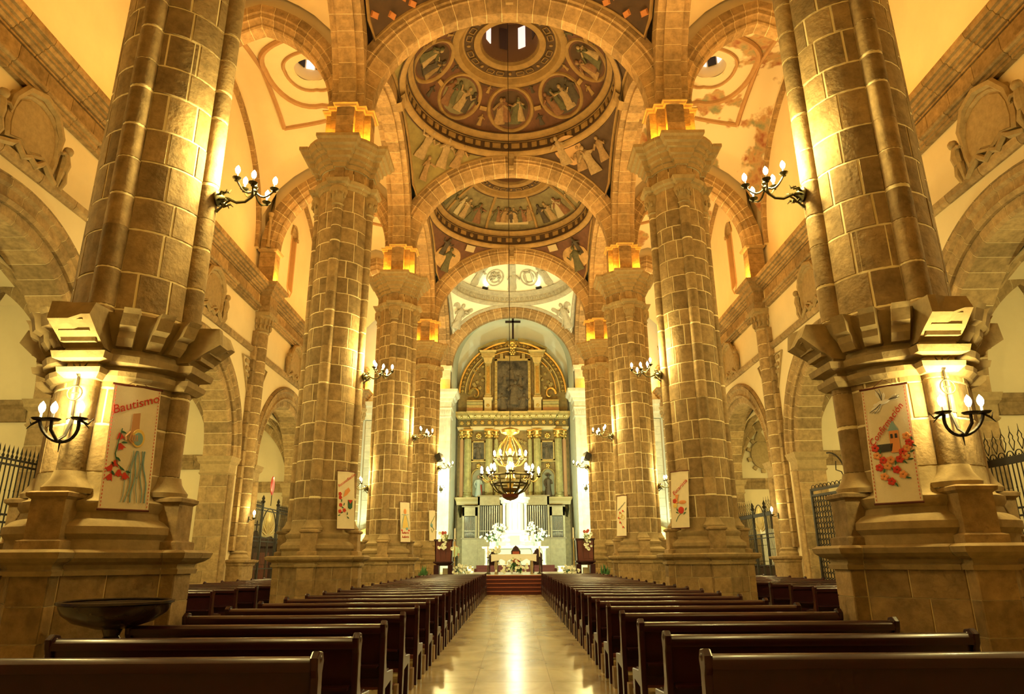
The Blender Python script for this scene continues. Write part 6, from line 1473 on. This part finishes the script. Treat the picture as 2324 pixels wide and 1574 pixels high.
grille(1, 3, 'pale iron grille with pointed cresting and a small gate in the far right chapel', 3.55, 'flame', -3.25, 3.25, (-.9, .7))
# open lattice gate leaf in the middle right chapel
t = thing('lattice_gate', 'dark pierced iron gate leaf standing open at the middle right chapel', 'gate', (XW - .05, 25.75, 0), math.radians(-82))
for z in (.1, 1.9, 3.75, 3.95): ob('rail', G().box(0, -.03, z - .04, 2.3, .03, z + .04), IRON, t)
for x in (0, 2.3): ob('stile', G().box(x - .04, -.04, 0, x + .04, .04, 4.0), IRON, t)
LAT = me('lattice_ring', G().tube([(.085 * math.cos(2 * PI * i / 10), 0, .105 * math.sin(2 * PI * i / 10)) for i in range(11)], .018, 4), IRON)
for i in range(13):
    for j in range(19): link('lattice_ring', LAT, t, (.09 + .175 * i, 0, .2 + .19 * j))
for i in range(9): link('scroll', SCROLL, t, M=Matrix.Translation((.14 + .25 * i, 0, 4.0)))
ob('crest_arch', G().tube([(1.3 + 1.0 * math.cos(q), 0, 4.0 + 1.15 * math.sin(q)) for q in [PI / 2 * i / 10 for i in range(11)]], .03, 5).tube([(2.2, 0, 4.0), (2.0, 0, 4.4), (1.7, 0, 4.5), (1.75, 0, 4.8)], .02, 5), IRON, t)
# dark carved altar furniture behind the left far grille, confessional in the aisle end
t = thing('carved_altar', 'dark carved wooden altar behind the far left grille', 'altar', (-13.3, YMID[3] + 3.2, 0))
ob('body', G().stack([(-1.1, -.5), (1.1, -.5), (1.1, .5), (-1.1, .5)], [(0, .05), (.2, .05), (.22, 0), (2.2, 0), (2.3, .12), (2.45, .12)]), WOOD, t)
ob('crest', G().rings([[(x, y, z) for x, z in ((-1.0, 2.45), (1.0, 2.45), (.8, 2.8), (.4, 2.7), (0, 3.1), (-.4, 2.7), (-.8, 2.8))] for y in (-.2, .1)]), WOOD, t)
ob('cross', G().box(-.03, -.05, 3.05, .03, .05, 3.6).box(-.15, -.05, 3.35, .15, .05, 3.42), WOOD, t)
for x in (-.55, .55): ob('door', G().box(x - .4, -.54, .4, x + .4, -.5, 2.0), WOODR, t)
t = thing('saint_picture', 'framed saint picture on the far right chapel side wall', 'picture', (14.2, YMID[3] + 4.2, 2.0))
ob('frame', G().box(-.5, -.08, 0, .5, 0, 1.9), WOOD, t); ob('canvas', G().box(-.42, -.1, .1, .42, -.08, 1.8), mat('picture_ochre', (.35, .24, .12), .7, var=.6, vscale=5), t); figure(t, frame((0, -.1, .3), (1, 0, 0), (0, 0, 1), (0, -1, 0)), 1, 1.3, FIGS[1])
t = thing('chapel_altar', 'low dark wooden altar with a white panel in the far right chapel', 'altar', (13.0, YMID[3] + 3.4, 0)); ob('body', G().stack([(-1.0, -.4), (1.0, -.4), (1.0, .4), (-1.0, .4)], [(0, .04), (1.1, .0), (1.15, .08), (1.22, .08)]), WOOD, t); ob('white_panel', G().box(-.35, -.46, 1.22, .35, -.4, 3.0), MARBLE, t)
# gilt altar lamps at the aisle ends
for s in (-1, 1):
    t = thing('gilt_side_altar', 'small gilded side altar with lit lamps at the end of the %s aisle' % SIDE[s], 'altar', (s * 9.9, ROW[5] + .1, .4), 0, 'side altars')
    ob('table', G().stack([(-1.0, -.5), (1.0, -.5), (1.0, .3), (-1.0, .3)], [(0, .05), (.1, 0), (1.1, 0), (1.15, .1), (1.25, .1)]), MARBLE, t)
    ob('shrine', G().box(-.6, -.1, 1.25, .6, .3, 2.9), GOLDF, t); ob('canopy', G().rings([[(-.75, y, 2.9), (.75, y, 2.9), (.45, y, 3.15), (.12, y, 3.3), (0, y, 3.6), (-.12, y, 3.3), (-.45, y, 3.15)] for y in (-.25, .3)]), GOLD, t); ob('painted_panel', G().box(-.35, -.13, 1.5, .35, -.1, 2.7), OCHRE, t)
    for k in (-1, 1): branch(t, [(k * .6, -.15, 1.9), (k * .75, -.35, 1.9), (k * .85, -.45, 2.0)], k=2.6)
    point('altar_light', t, (0, -1.0, 2.6), P_SANCT * .22, COOL, .2)
# ---- sanctuary floodlights hidden behind the fourth piers and sconces on the pale piers
for s in (-1, 1):
    upper_sconce('candle sconce on the pale %s sanctuary pier' % SIDE[s], (s * 4.95 , ROW[5] - .62, 6.2), -PI / 2, P_SCONCE * .28, 'sanctuary sconces', (1, .95, .62), BULBW and BULC)
    t = thing('sanctuary_floodlight', 'floodlight on the back of the fourth %s pier washing the sanctuary' % SIDE[s], 'floodlight', (s * 4.6, ROW[4] + .95, 3.2), 0, 'sanctuary floodlights')
    ob('housing', G().box(-.15, 0, -.1, .15, .14, .1), IRON, t); ob('lens', G().box(-.12, .14, -.08, .12, .15, .08), BULBW, t); ob('bracket', G().tube([(0, .02, 0), (0, -.2, 0)], .03, 6), IRON, t)
    spot('flood_beam', t, (0, .25, 0), (-s * .35, 1, .45), P_SANCT * 2.0, COOL, 120, .15, .7)
    spot('flood_beam', t, (0, .25, .0), (s * .6, 1, .3), P_SANCT * .8, GREENISH, 110, .15, .7)
ob('strip_lamp', G().box(-.5, -1.02, 5.62, .5, -.94, 5.68), BULBW, T)
point('strip_light', T, (0, -1.5, 5.95), P_SANCT * .13, (.95, 1, .72), .25)
